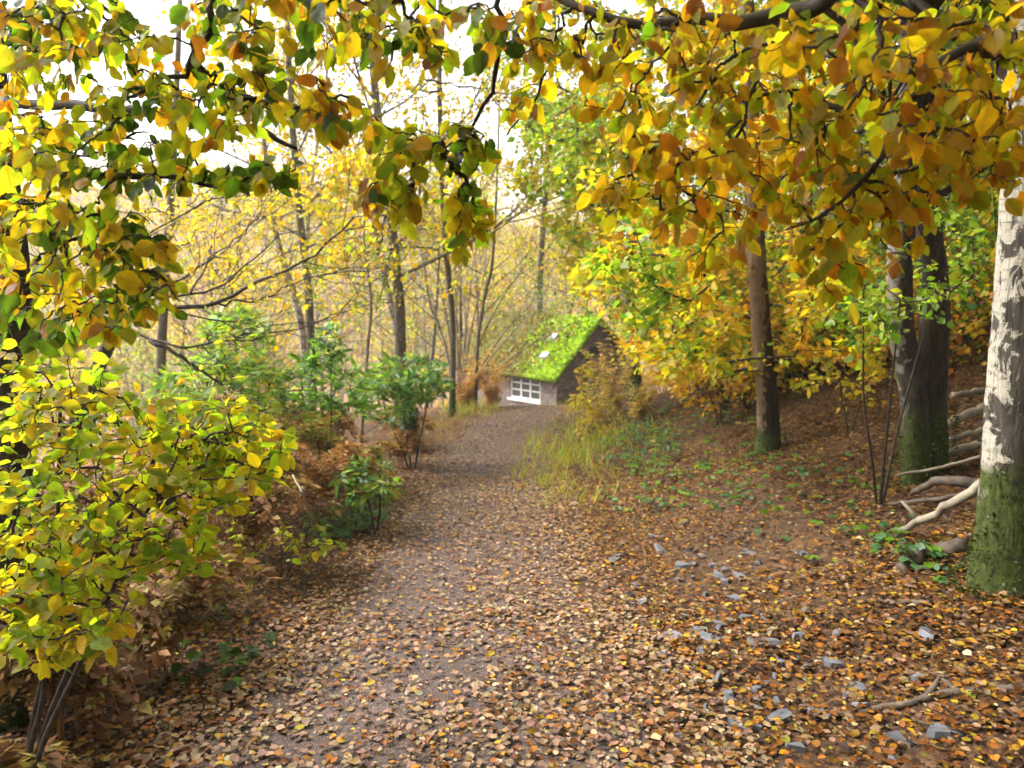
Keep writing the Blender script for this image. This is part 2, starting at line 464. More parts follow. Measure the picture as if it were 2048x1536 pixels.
def stone_material():
    m, N, L, out = new_mat('rubble_stone')
    tc = N.new('ShaderNodeTexCoord'); o = tc.outputs['Object']
    co = mapped(N, L, o, (1, 1, 2.2))
    v = N.new('ShaderNodeTexVoronoi'); v.inputs['Scale'].default_value = 4.5; L.new(co, v.inputs['Vector'])
    v2 = N.new('ShaderNodeTexVoronoi'); v2.feature = 'DISTANCE_TO_EDGE'; v2.inputs['Scale'].default_value = 4.5; L.new(co, v2.inputs['Vector'])
    n = noise(N, L, o, 18, 5, 0.65)
    r = ramp(N, [(0.1, (0.15, 0.11, 0.09)), (0.5, (0.25, 0.19, 0.16)), (0.9, (0.36, 0.29, 0.26))]); L.new(v.outputs['Color'], r.inputs['Fac'])
    c = mixc(N, L, 0.35, r.outputs['Color'], mixc(N, L, n.outputs['Fac'], (0.06, 0.05, 0.04), (0.3, 0.24, 0.2)))
    e = ramp(N, [(0.0, (0.25, 0.22, 0.2)), (0.06, (1, 1, 1))]); L.new(v2.outputs['Distance'], e.inputs['Fac'])
    c = mixc(N, L, 1.0, c, e.outputs['Color'], 'MULTIPLY')
    bs = N.new('ShaderNodeBsdfPrincipled'); L.new(c, bs.inputs['Base Color']); bs.inputs['Roughness'].default_value = 0.85
    L.new(bump(N, L, v2.outputs['Distance'], 0.5, 0.05), bs.inputs['Normal'])
    L.new(bs.outputs[0], out.inputs['Surface'])
    return m

def glass_material():
    m, N, L, out = new_mat('window_glass')
    bs = N.new('ShaderNodeBsdfPrincipled')
    bs.inputs['Base Color'].default_value = (0.07, 0.075, 0.075, 1); bs.inputs['Roughness'].default_value = 0.12
    bs.inputs['Specular IOR Level'].default_value = 0.6
    L.new(bs.outputs[0], out.inputs['Surface'])
    return m
M['ground'] = ground_material(); M['path'] = path_material(); M['roof'] = roof_material()
M['stone'] = stone_material(); M['glass'] = glass_material()

# ------------------------------------------------------------------ leaf colours (true pigment colours, linear)
YEL = (0.60, 0.42, 0.02); GOLD = (0.58, 0.33, 0.02); YG = (0.42, 0.42, 0.03); LIME = (0.28, 0.40, 0.03)
GRN = (0.13, 0.24, 0.025); DGR = (0.045, 0.09, 0.015); ORA = (0.50, 0.20, 0.02); RUST = (0.32, 0.11, 0.02)
BRN = (0.17, 0.075, 0.025); OLV = (0.26, 0.24, 0.03); TAN = (0.40, 0.25, 0.12); PALE = (0.60, 0.45, 0.27)
PINK = (0.42, 0.25, 0.18); DBR = (0.065, 0.033, 0.018); BLG = (0.09, 0.19, 0.08); BRT = (0.25, 0.42, 0.06)

def pick(pal, n, jit=0.18):
    cols = np.array([p[0] for p in pal]); w = np.array([p[1] for p in pal], float)
    c = cols[rng.choice(len(pal), n, p=w / w.sum())]
    j = 1 + jit * rng.standard_normal((n, 1)) + 0.06 * rng.standard_normal((n, 3))
    return np.clip(c * np.clip(j, 0.45, 1.6), 0.004, 0.85)

# ------------------------------------------------------------------ leaves
def leaf_template(seg, serr=0.0, shape='beech'):
    ys = np.linspace(0, 1, seg + 1)
    if shape == 'beech':
        w = np.sin(np.pi * ys ** 0.85) ** 0.75
    elif shape == 'long':
        w = np.sin(np.pi * ys ** 0.9) ** 0.9
    else:
        w = np.sin(np.pi * ys ** 0.7) ** 0.7
    w[0] = 0.03; w[-1] = 0.0
    s = 1 + serr * np.where(np.arange(seg + 1) % 2 == 0, 1, -1)
    w = w * s * 0.5
    V = []; E = []
    for i, y in enumerate(ys):
        V += [(-w[i], y, 0), (0, y, 0), (w[i], y, 0)]
        E += [1, 0, 1]
    Fq = []
    for i in range(seg):
        a = 3 * i
        Fq += [(a, a + 1, a + 4, a + 3), (a + 1, a + 2, a + 5, a + 4)]
    return np.array(V), np.array(Fq), np.array(E, float)

TPL = {'near': leaf_template(10, 0.045), 'mid': leaf_template(4), 'long': leaf_template(4, 0, 'long'),
       'low': (np.array([(0, 0, 0), (-0.5, 0.45, 0), (0, 1, 0), (0.5, 0.45, 0)]), np.array([(0, 1, 2, 3)]), np.array([0, 1, 0.5, 1.0]))}

def add_leaves(mb, P, D, Nn, size, col, lod='mid', width=0.62, col2=None, curl=0.25):
    P = np.asarray(P); n = len(P)
    if n == 0: return
    T, Fq, E = TPL[lod]
    D = unit(D); S = unit(np.cross(D, Nn)); Nn = np.cross(S, D)
    size = np.broadcast_to(size, (n,))
    x = T[None, :, 0] * (width * (0.76 + 0.46 * rng.random((n, 1)))); y = np.repeat(T[None, :, 1], n, 0)
    fold = curl * (rng.random((n, 1)) * 1.3 - 0.15); droop = curl * (rng.random((n, 1)) * 1.6 - 0.5)
    z = fold * np.abs(x) * 1.6 - droop * y * y * 0.6 + 0.07 * np.sin(y * 8 + rng.random((n, 1)) * 6) * np.abs(x) * 2 * (curl > 0)
    twist = 0.5 * (rng.random((n, 1)) - 0.5)
    z = z + twist * x * y
    sz = size[:, None, None]
    V = P[:, None, :] + sz * (x[:, :, None] * S[:, None, :] + y[:, :, None] * D[:, None, :] + z[:, :, None] * Nn[:, None, :])
    k = len(T)
    faces = (Fq[None] + (np.arange(n) * k)[:, None, None]).reshape(-1, Fq.shape[1])
    C = np.repeat(col[:, None, :], k, 1)
    if col2 is not None:
        wgt = np.clip(E[None] * rng.random((n, 1)) * 1.1 + (T[None, :, 1] - 0.5) * 0.5 * rng.random((n, 1)), 0, 1)[:, :, None]
        C = C * (1 - wgt) + col2[:, None, :] * wgt
    U = np.zeros((n, k, 3)); U[:, :, 0] = T[None, :, 0]; U[:, :, 1] = T[None, :, 1]
    mb.add(V.reshape(-1, 3), [faces], C.reshape(-1, 3), U.reshape(-1, 3))

def rand_unit(n):
    return unit(rng.standard_normal((n, 3)))

# ------------------------------------------------------------------ growing twigs towards cluster points
def grow(limbs, targets, hang=0.0, up=0.0, npt=6, kink=0.06):
    """limbs: list of point arrays. Each target is joined to the nearest node of what has grown so far."""
    pos = np.concatenate(limbs); own = np.full(len(pos), -1)
    T = np.asarray(targets)
    d0 = np.array([np.min(np.linalg.norm(pos - t, axis=1)) for t in T])
    twigs, parent = [], []
    for ti in np.argsort(d0):
        t = T[ti]
        v = t - pos; d = np.linalg.norm(v, axis=1)
        cost = d + hang * np.maximum(0, v[:, 2]) + up * np.maximum(0, -v[:, 2])
        i = int(np.argmin(cost)); p0 = pos[i]; ln = max(d[i], 1e-3)
        mid = (p0 + t) / 2 + np.array([0, 0, 0.16 * ln if hang else 0.02 * ln]) + rand_unit(1)[0] * ln * 0.12
        pts = bez(p0, mid, t, npt)
        pts[1:-1] += rng.standard_normal((npt - 2, 3)) * ln * kink * 0.5
        twigs.append(pts); parent.append(own[i])
        pos = np.vstack([pos, pts[1:]]); own = np.concatenate([own, np.full(npt - 1, len(twigs) - 1)])
    load = np.ones(len(twigs))
    for k in range(len(twigs) - 1, -1, -1):
        if parent[k] >= 0: load[parent[k]] += load[k]
    return twigs, load

def twig_tubes(mb, twigs, load, r, sides=4):
    for p, l in zip(twigs, load):
        r0 = r * l ** 0.45
        mb.tube(p, np.linspace(r0, max(r * 0.55, r0 * 0.55), len(p)), sides, cap=False)

def spray(mb, twigs, m, L, size, pal, lod, droop=0.45, spread=0.03, flat=0.5, width=0.62, view=0.0, curl=0.25, pal_of=None, mixpal=True, gap=0.0):
    """m leaves along the last L metres of every twig, alternately left and right."""
    P, D, Nn, PC = [], [], [], []
    for ti, p in enumerate(twigs):
        seg = np.linalg.norm(np.diff(p, axis=0), axis=1); cum = np.concatenate([[0], np.cumsum(seg)])
        tot = cum[-1]; k = max(2, int(m * (0.75 + 0.5 * rng.random())))
        if gap: k = int(np.clip(tot / gap, 2, k))
        s = np.clip(tot - np.linspace(0, min(L, tot), k) + rng.normal(0, 0.01, k), 0, tot)
        q = np.stack([np.interp(s, cum, p[:, a]) for a in range(3)], 1)
        e = unit(p[-1] - p[-3])
        side = unit(np.cross(e, [0.02, 0.01, 1.0]))
        sg = np.where(np.arange(k) % 2 == 0, 1, -1)[:, None]
        sg = sg * (s < tot - 0.005)[:, None]
        d = unit(e * 0.55 + side * sg * 0.85 + np.array([0, 0, -droop]) + 0.35 * rng.standard_normal((k, 3)))
        nn = np.array([0, 0, 1.0]) * flat + rand_unit(k) * (1 - flat) + np.array([0, -1.0, 0.2]) * view
        P.append(q + rng.standard_normal((k, 3)) * spread); D.append(d); Nn.append(nn)
        pl = pal_of[ti] if pal_of is not None else pal
        PC.append((pick(pl, k), pick(pl, k)))
    P, D, Nn = map(np.concatenate, (P, D, Nn)); c1 = np.concatenate([c[0] for c in PC]); c2 = np.concatenate([c[1] for c in PC])
    n = len(P)
    add_leaves(mb, P, D, Nn, size * (0.55 + 0.85 * rng.random(n) ** 1.2), c1, lod, width, c2 if mixpal else None, curl)

def ell(n, cx, cy, rx, ry, D0, D1):
    """n points inside a pixel ellipse between two distances."""
    a = rng.random(n) * 2 * np.pi; r = np.sqrt(rng.random(n))
    return np.array([at(cx + rx * r[i] * math.cos(a[i]), cy + ry * r[i] * math.sin(a[i]), D0 + (D1 - D0) * rng.random()) for i in range(n)])

def blob(n, c, r):
    d = rand_unit(n) * (rng.random((n, 1)) ** 0.45)
    return np.asarray(c) + d * np.asarray(r)

# ------------------------------------------------------------------ the ground and the path
def axis(fine0, fine1, step, lo, hi, g=1.09):
    a = list(np.arange(fine0, fine1, step)); s = step
    while a[-1] < hi: s *= g; a.append(a[-1] + s)
    s = step
    while a[0] > lo: s *= g; a.insert(0, a[0] - s)
    return np.array(a)

def make_ground():
    xs = axis(-6, 8, 0.11, -190, 190); ys = axis(-2, 26, 0.13, -25, 240, 1.06)
    X, Y = np.meshgrid(xs, ys)
    V = np.stack([X, Y, height(X, Y)], -1).reshape(-1, 3)
    w = len(xs); i = np.arange(len(ys) - 1)[:, None] * w; j = np.arange(w - 1)[None]
    q = np.stack([i + j, i + j + 1, i + j + 1 + w, i + j + w], -1).reshape(-1, 4)
    mb = MB(); mb.add(V, [q]); tag(mb.build('ground', M['ground']), kind='structure')
    ys = np.linspace(-3, 21.5, 260); us = np.linspace(-1, 1, 25)
    wob = 0.16 * fbm(ys * 0.9, ys * 0 + 3, 21)
    wob2 = 0.16 * fbm(ys * 0.9, ys * 0 + 9, 27)
    X = path_centre(ys)[:, None] + us[None] * path_half(ys)[:, None] + np.where(us[None] < 0, wob[:, None] * -us[None], wob2[:, None] * us[None])
    Y = np.repeat(ys[:, None], len(us), 1)
    Z = height(X, Y) + 0.012 - 0.035 * np.abs(us[None]) ** 6
    V = np.stack([X, Y, Z], -1).reshape(-1, 3); w = len(us)
    i = np.arange(len(ys) - 1)[:, None] * w; j = np.arange(w - 1)[None]
    q = np.stack([i + j, i + j + 1, i + j + 1 + w, i + j + w], -1).reshape(-1, 4)
    mb = MB(); mb.add(V, [q]); tag(mb.build('path', M['path']), kind='structure')
make_ground()

def make_litter():
    mb = MB()
    def scatter(y0, y1, per_m2, lod, lim=0.80, extra=1.2):
        area = 0.5 * ((y0 + y1) * 2 * lim + 4 * extra) * (y1 - y0)
        n = int(area * per_m2)
        y = np.sqrt(rng.random(n) * (y1 ** 2 - y0 ** 2) + y0 ** 2)
        x = (rng.random(n) * 2 - 1) * (lim * y + extra)
        off = np.abs(x - path_centre(y)) / path_half(y)
        # fewer leaves where feet have worn the path, drifts along its edges
        keep = np.where(off < 1, 0.46 + 0.42 * off ** 1.5 + 0.05 * np.clip(y - 5, 0, 9) + 0.6 * fbm(x * 1.3, y * 1.3, 31), 0.95)
        scr = (x > 0.55 + 0.1 * y) & (x < 1.45 + 0.12 * y) & (y < 7)     # stony strip right of the path
        keep = np.where(scr, 0.68 + 0.8 * fbm(x * 1.5, y * 1.5, 35), keep)
        ok = rng.random(n) < keep
        x, y, off = x[ok], y[ok], off[ok]; n = len(x)
        lift = np.where(off < 1, 0.016, 0.012) + 0.02 * rng.random(n)
        P = np.stack([x, y, height(x, y) + lift], -1)
        a = rng.random(n) * 2 * np.pi
        D = np.stack([np.cos(a), np.sin(a), 0.08 * rng.standard_normal(n)], -1)
        Nn = np.array([0, -0.05, 1.0]) + 0.20 * rng.standard_normal((n, 3))
        pth = [(TAN, 3), (PALE, 1.8), (PINK, 5.5), (ORA, 1.0), (YEL, 0.25), (BRN, 2), (DBR, 1.0), (GOLD, 0.5), (RUST, 1.5)]
        bnk = [(TAN, 1.6), (PALE, 0.7), (ORA, 2.2), (RUST, 3), (BRN, 3), (DBR, 2), (YEL, 0.35), (GOLD, 1.0), (PINK, 0.8), (YG, 0.1)]
        c = np.where((off < 1.15)[:, None], pick(pth, n, 0.22), pick(bnk, n, 0.22))
        add_leaves(mb, P, D, Nn, 0.016 + 0.032 * rng.random(n) ** 1.5, c * np.where(off < 1.2, 0.46 + 0.28 * rng.random(n), 0.38 + 0.28 * rng.random(n))[:, None], lod, 0.70, None, 0.35)
    scatter(0.8, 4.5, 3000, 'mid'); scatter(4.5, 9, 2100, 'low'); scatter(9, 18, 1000, 'low'); scatter(18, 30, 130, 'low', 0.75)
    tag(mb.build('leaf_litter', M['litter']), 'fallen tan, orange and brown leaves strewn over path and banks', 'fallen leaves', kind='stuff')
make_litter()

# ------------------------------------------------------------------ the hut
def make_hut():
    Lh, W, C = 4.1, 3.35, np.array([1.20, 21.0])
    z_e, z_r, z_0 = -1.02, 0.36, -3.15
    t = empty('stone_hut', (C[0], C[1], z_0), 'small stone hut with moss covered roof and white window at the end of the path', 'hut')
    t.rotation_euler = (0, 0, -math.radians(45))
    e, r = z_e - z_0, z_r - z_0
    th = 0.35
    wx0, wx1, wz0, wz1 = -1.78, -0.60, -1.83 - z_0, -1.10 - z_0
    mb = MB()
    mb.box((wx1, 0, 0), (0, th, e)); mb.box((-Lh, 0, 0), (wx0, th, e))
    mb.box((wx0, 0, 0), (wx1, th, wz0)); mb.box((wx0, 0, wz1), (wx1, th, e))
    mb.box((-Lh, W - th, 0), (0, W, e))
    for x0, x1 in ((-th, 0.0), (-Lh, -Lh + th)):
        V = [(x0, th, 0), (x0, W - th, 0), (x0, W - th, e), (x0, W / 2, r - 0.12), (x0, th, e)]
        V2 = [(x1, *v[1:]) for v in V]
        V2 = V2[:]
        k = len(V)
        mb.add(V + V2, [np.array([[4, 3, 2, 1, 0]]), np.array([[5, 6, 7, 8, 9]]),
                        np.array([(i, (i + 1) % k, (i + 1) % k + k, i + k) for i in range(k)])])
    mb.build('wall', M['stone'], t, smooth=False)
    mb = MB(); mb.box((wx0 - 0.3, th + 0.5, 0.1), (wx1 + 0.3, th + 0.55, e)); mb.build('inner_wall', M['interior'], t, False)
    # roof slabs with a lumpy moss surface
    ov, tk = 0.22, 0.09
    sl = (r - e) / (W / 2)
    for s, nm in ((0, 'roof'), (1, 'roof')):
        nx, ny = 90, 44
        xs = np.linspace(-Lh - 0.15, 0.18, nx); vs = np.linspace(-ov, W / 2, ny)
        X, Vv = np.meshgrid(xs, vs)
        bumpy = 0.10 * (fbm(X * 2.2, Vv * 2.2, 41 + s, 4) + 0.3) + 0.05 * fbm(X * 11, Vv * 11, 44 + s)
        edge = np.minimum(1, np.minimum(np.minimum(X - xs[0], xs[-1] - X), Vv + ov) / 0.15)
        Zt = e + sl * Vv + tk + np.maximum(0, bumpy) * np.maximum(edge, 0.15)
        Zb = e + sl * Vv - 0.02
        Yv = Vv if s == 0 else W - Vv
        top = np.stack([X, Yv, Zt], -1).reshape(-1, 3); bot = np.stack([X, Yv, Zb], -1).reshape(-1, 3)
        i = np.arange(ny - 1)[:, None] * nx; j = np.arange(nx - 1)[None]
        q = np.stack([i + j, i + j + 1, i + j + 1 + nx, i + j + nx], -1).reshape(-1, 4)
        n0 = nx * ny
        b0 = np.arange(nx - 1); l0 = np.arange(ny - 1) * nx
        fr = np.stack([b0, b0 + n0, b0 + 1 + n0, b0 + 1], -1)
        lf = np.stack([l0, l0 + nx, l0 + nx + n0, l0 + n0], -1); rt = lf + nx - 1
        mb = MB(); mb.add(np.vstack([top, bot]), [q, q[:, ::-1] + n0, fr, lf, rt[:, ::-1]])
        tn = 9000; tx = xs[0] + (xs[-1] - xs[0]) * rng.random(tn); tv = -ov - 0.03 + (W / 2 + ov) * rng.random(tn)
        dens = fbm(tx * 2.5, tv * 2.5, 61 + s) + 0.12 * tx + 0.55
        kk = rng.random(tn) < np.clip(dens, 0.12, 1); tx, tv = tx[kk], tv[kk]; tn = len(tx)
        ty = tv if s == 0 else W - tv
        live = rng.random(tn) < np.clip(0.95 + 0.42 * tx + 0.5 * fbm(tx * 3, tv * 3, 63), 0.12, 0.97)
        tcol = np.where(live[:, None], pick([((0.34, 0.52, 0.012), 3), ((0.46, 0.60, 0.02), 2), ((0.20, 0.32, 0.01), 1.2)], tn), pick([((0.14, 0.11, 0.035), 3), (TAN, 1), (RUST, 1), (OLV, 2), (GOLD, 0.5)], tn))
        mb.mi = 1
        add_leaves(mb, np.stack([tx, ty, e + sl * tv + tk + 0.02 + 0.05 * rng.random(tn)], -1), rand_unit(tn) + np.array([0, -0.3, 0.2]), np.array([0, -0.3, 1.0]) + 0.5 * rng.standard_normal((tn, 3)), 0.06 + 0.07 * rng.random(tn), tcol, 'low', 0.8)
        roof = mb.build(nm, [M['roof'], M['grass']], t)
        if s == 0:
            for (x, v, w, h) in ((-0.93, 0.90, 0.22, 0.15), (-0.76, 0.32, 0.27, 0.16)):
                pm = MB()
                zz = lambda vv: e + sl * vv + tk + 0.125
                a = [(x - w / 2, v - h / 2), (x + w * 0.45, v - h * 0.42), (x + w / 2, v + h / 2), (x - w * 0.35, v + h * 0.45)]
                V = [(p[0], p[1], zz(p[1])) for p in a] + [(p[0], p[1], zz(p[1]) - 0.08) for p in a]
                pm.add(V, [[(0, 1, 2, 3), (0, 4, 5, 1), (1, 5, 6, 2), (2, 6, 7, 3), (3, 7, 4, 0)]])
                pm.build('bare_slate', M['roof_slate'], roof, False)
        # barge board on the visible gable
        mb = MB()
        y0, y1 = -ov - 0.01, W / 2
        f = (lambda y: y) if s == 0 else (lambda y: W - y)
        x0, x1 = 0.03, 0.075
        V = []
        for xx in (x0, x1):
            for (y, dz) in ((y0, -0.17), (y1, -0.17), (y1, -0.03), (y0, -0.03)):
                V.append((xx, f(y), e + sl * y + dz))
        mb.add(V, [[(0, 1, 2, 3), (7, 6, 5, 4), (0, 4, 5, 1), (1, 5, 6, 2), (2, 6, 7, 3), (3, 7, 4, 0)]])
        mb.build('barge_board', M['board'], t, False)
    mb = MB(); mb.box((-Lh - 0.1, -0.055, e - 0.16), (0.02, -0.004, e - 0.05)); mb.build('eaves_board', M['board'], t, False)
    mb = MB(); mb.box((0.004, W * 0.42, e + 0.42), (0.03, W * 0.42 + 0.34, e + 0.66)); mb.build('vent', M['interior'], t, False)
    # window
    mb = MB(); fw = 0.055; y0, y1 = 0.03, 0.10
    mb.box((wx0, y0, wz0), (wx1, y1, wz0 + fw)); mb.box((wx0, y0, wz1 - fw * 1.5), (wx1, y1, wz1))
    mb.box((wx0, y0, wz0 + fw), (wx0 + fw, y1, wz1 - fw * 1.5)); mb.box((wx1 - fw, y0, wz0 + fw), (wx1, y1, wz1 - fw * 1.5))
    win = mb.build('window', M['white_paint'], t, False)
    gx0, gx1, gz0, gz1 = wx0 + fw, wx1 - fw, wz0 + fw, wz1 - fw * 1.5
    mb = MB()
    for k in (1, 2):
        x = gx0 + (gx1 - gx0) * k / 3; mb.box((x - 0.028, 0.035, gz0), (x + 0.028, 0.085, gz1))
    for k in (1, 2):
        z = gz0 + (gz1 - gz0) * k / 3
        for c in range(3):
            xa = gx0 + (gx1 - gx0) * c / 3 + (0.028 if c else 0); xb = gx0 + (gx1 - gx0) * (c + 1) / 3 - (0.028 if c < 2 else 0)
            mb.box((xa, 0.040, z - 0.02), (xb, 0.082, z + 0.02))
    mb.build('glazing_bars', M['white_paint'], win, False)
    mb = MB(); mb.box((gx0, 0.06, gz0), (gx1, 0.066, gz1)); mb.build('pane', M['glass'], win, False)
    mb = MB(); mb.box((wx0 - 0.06, -0.06, wz0 - 0.06), (wx1 + 0.06, 0.11, wz0 - 0.002)); mb.build('sill', M['white_paint'], win, False)
make_hut()

# ------------------------------------------------------------------ trees
def moss_collar(root, r, h, n, sx=1.0):
    """Short moss tufts on the foot of a trunk."""
    mb = MB()
    a = rng.random(n) * 2 * np.pi; z = h * rng.random(n) ** 2.2
    rr = r * (1 + 0.9 * np.exp(-z / 0.14))
    P = np.stack([np.cos(a) * rr * sx, np.sin(a) * rr, z - 0.02], -1)
    D = np.stack([np.cos(a), np.sin(a), 0.3 - 0.9 * rng.random(n)], -1) + 0.5 * rng.standard_normal((n, 3))
    c = pick([((0.045, 0.065, 0.010), 3), ((0.025, 0.038, 0.008), 3), ((0.09, 0.10, 0.015), 0.7)], n)
    add_leaves(mb, P, D, rand_unit(n), 0.012 + 0.02 * rng.random(n), c, 'low', 0.4)
    return mb.build('moss', M['grass'], root)

def trunk_tube(mb, pts, r0, r1, sides=14, flare=0.6, n=26, rough=0.07):
    p = smooth_line(pts, n)
    d = np.concatenate([[0], np.cumsum(np.linalg.norm(np.diff(p, axis=0), axis=1))])
    R = r0 + (r1 - r0) * (d / d[-1]) ** 0.85
    R = R * (1 + flare * np.exp(-d / (r0 * 1.6)))
    mb.tube(p, R, sides, rough=rough)
    return p

def recursive(mb, mbl, base, dirv, length, r, lvl, pal, leaf, lod, up=0.25, nkids=6, keep=None, P=None):
    """A bare branching crown: tubes into mb, leaf positions into P."""
    n = 5 if lvl > 0 else 4
    pts = [base]; d = unit(dirv)
    for i in range(n - 1):
        d = unit(d + 0.16 * rng.standard_normal(3) + np.array([0, 0, up * 0.25]))
        pts.append(pts[-1] + d * length / (n - 1))
    pts = np.array(pts)
    mb.tube(pts, np.linspace(r, r * 0.45, n), 5 if lvl > 1 else 3, cap=False)
    if lvl == 0:
        P.append(pts[1:])
        return
    for k in range(nkids):
        t = 0.25 + 0.75 * (k + rng.random()) / nkids
        q = np.array([np.interp(t * (n - 1), np.arange(n), pts[:, a]) for a in range(3)])
        ax = unit(np.cross(d, rand_unit(1)[0]))
        nd = unit(d * 0.75 + ax * (0.6 + 0.35 * rng.random()) + np.array([0, 0, up * 0.4]))
        recursive(mb, mbl, q, nd, length * (0.42 + 0.2 * rng.random()), r * 0.5, lvl - 1, pal, leaf, lod, up, max(3, nkids - 1), keep, P)

def wood_tree(name, label, pts, r0, r1, bark, nb, blen, start, pal, nleaf, leaf, group=None, lod='low', lvl=2, up=0.3, cat='tree', nk=5, lean=None):
    """Trunk, a crown of real branches, and leaves on the twigs. Base at the first point."""
    base = np.array(pts[0], float)
    root = empty(name, base, label, cat, group)
    pts = [np.asarray(p) - base for p in pts]
    pts[0] = pts[0] + np.array([0, 0, -0.15])
    mb = MB(); p = trunk_tube(mb, pts, r0, r1, 10)
    mb.build('trunk', bark, root)
    mb = MB(); P = []
    n = len(p)
    for k in range(nb):
        t = start + (1 - start) * (k + 0.6 * rng.random()) / nb
        q = np.array([np.interp(t * (n - 1), np.arange(n), p[:, a]) for a in range(3)])
        a = k * 2.4 + rng.random()
        d = np.array([math.cos(a), math.sin(a), 0.25 + 0.5 * t])
        ln = blen * (1.15 - 0.7 * (t - start) / (1 - start)) * (0.75 + 0.5 * rng.random())
        recursive(mb, None, q, d, ln, max(r0 * 0.28 * (1.1 - 0.6 * t), 0.006), lvl, pal, leaf, lod, up, nk, None, P)
    Q = np.concatenate(P)
    if nleaf:
        idx = rng.integers(0, len(Q), nleaf)
        mb.mi = 1
        add_leaves(mb, Q[idx] + 0.04 * rng.standard_normal((nleaf, 3)), rand_unit(nleaf) + np.array([0, 0, -0.5]), rand_unit(nleaf) + np.array([0, 0, 0.7]),
                   leaf * (0.7 + 0.6 * rng.random(nleaf)), pick(pal, nleaf), lod, 0.7)
    mb.build('crown', [bark, M['leaf']], root)
    return root

def spray_tree(name, label, limbs, targets, bark, pal, m, L, size, lod, twig_r, group=None, cat='tree', hang=0.0, up=0.0, droop=0.4, flat=0.5,
               width=0.62, view=0.0, leafmat='leaf', spread=0.03, curl=0.25, pals=None, twigmat='twig', npt=6, sides=4, trunk_n=1, upper=None):
    """limbs: list of (points, r0, r1); the first trunk_n are trunks and are their own parts, the others boughs."""
    base = np.asarray(limbs[0][0][0], float).copy()
    root = empty(name, base, label, cat, group)
    nodes = []
    for i, (pts, r0, r1) in enumerate(limbs):
        mb = MB()
        if i < trunk_n:
            pp = [np.asarray(p) - base for p in pts]; pp[0] = pp[0] - np.array([0, 0, 0.15])
            p = trunk_tube(mb, pp, r0, r1, 14, n=30); mb.build('trunk', bark, root)
            nodes.append(p[len(p) // 4:])
        else:
            p = smooth_line(np.asarray(pts) - base, 22)
            p[1:-1] += rng.standard_normal((20, 3)) * 0.006
            mb.tube(p, np.linspace(r0, r1, 22), 7, rough=0.12); mb.build('bough', M['twig'] if twigmat == 'twig' else bark, root)
            nodes.append(p)
    if len(limbs) > trunk_n: nodes_use = nodes[trunk_n:] if hang else nodes
    else: nodes_use = nodes
    twigs, load = grow(nodes_use, targets - base, hang, up, npt)
    mb = MB(); twig_tubes(mb, twigs, load, twig_r, sides); mb.mi = 1
    spray(mb, twigs, m, L, size, pal, lod, droop, spread, flat, width, view, curl, pals, gap=0.019 if lod == 'near' else 0.0)
    if upper is not None:  # unseen leaf clusters above the frame, added to shade the foreground
        tw2, ld2 = grow([nodes[0][-12:]], upper - base, 0.0, 0.4, 5)
        mb.mi = 0; twig_tubes(mb, tw2, ld2, 0.004, 4); mb.mi = 1
        spray(mb, tw2, 26, 0.8, 0.115, pal, 'low', 0.3, 0.14, 0.6)
    mb.build('crown', [M[twigmat], M[leafmat]], root)
    return root

# ---- big birch at the right edge
def birch_right():
    b = gp(2016, 1165)
    D = b[1]
    pts = [b, at(2024, 900, D), at(2042, 650, D), at(2062, 350, D), at(2085, 0, D), at(2150, -700, D + 0.3)]
    root = empty('birch_tree', b, 'stout birch with peeling white bark and mossy foot at the right edge', 'tree')
    mb = MB(); pp = [p - b for p in pts]; pp[0] = pp[0] - np.array([0, 0, 0.2])
    r = 55 / F * D
    p = trunk_tube(mb, pp, r, r * 0.72, 20, 0.75, 48, 0.08)
    mb.build('trunk', M['bark_birch'], root)
    moss_collar(root, r * 1.02, 0.75, 2600)
    mb = MB()
    s = p[int(47 * 0.5)]
    q0 = at(2060, 130, D) - b; q1 = at(1950, 95, D - 0.15) - b; q2 = at(1880, 60, D - 0.3) - b
    mb.tube(smooth_line([q0, q1, q2], 10), np.linspace(0.035, 0.012, 10), 8, rough=0.2); mb.build('branch', M['twig'], root)
    mb = MB(); P = []
    for k in range(8):
        a = k * 2.1; recursive(mb, None, p[-1 - k * 2], (math.cos(a), math.sin(a), 0.6), 1.9, 0.03, 2, None, None, None, 0.3, 5, None, P)
    Q = np.concatenate(P); n = 5200; idx = rng.integers(0, len(Q), n); mb.mi = 1
    add_leaves(mb, Q[idx], rand_unit(n), rand_unit(n), 0.09 + 0.05 * rng.random(n), pick([(YEL, 2), (YG, 2), (GRN, 1)], n), 'low', 0.7)
    mb.build('crown', [M['twig'], M['leaf']], root)
birch_right()

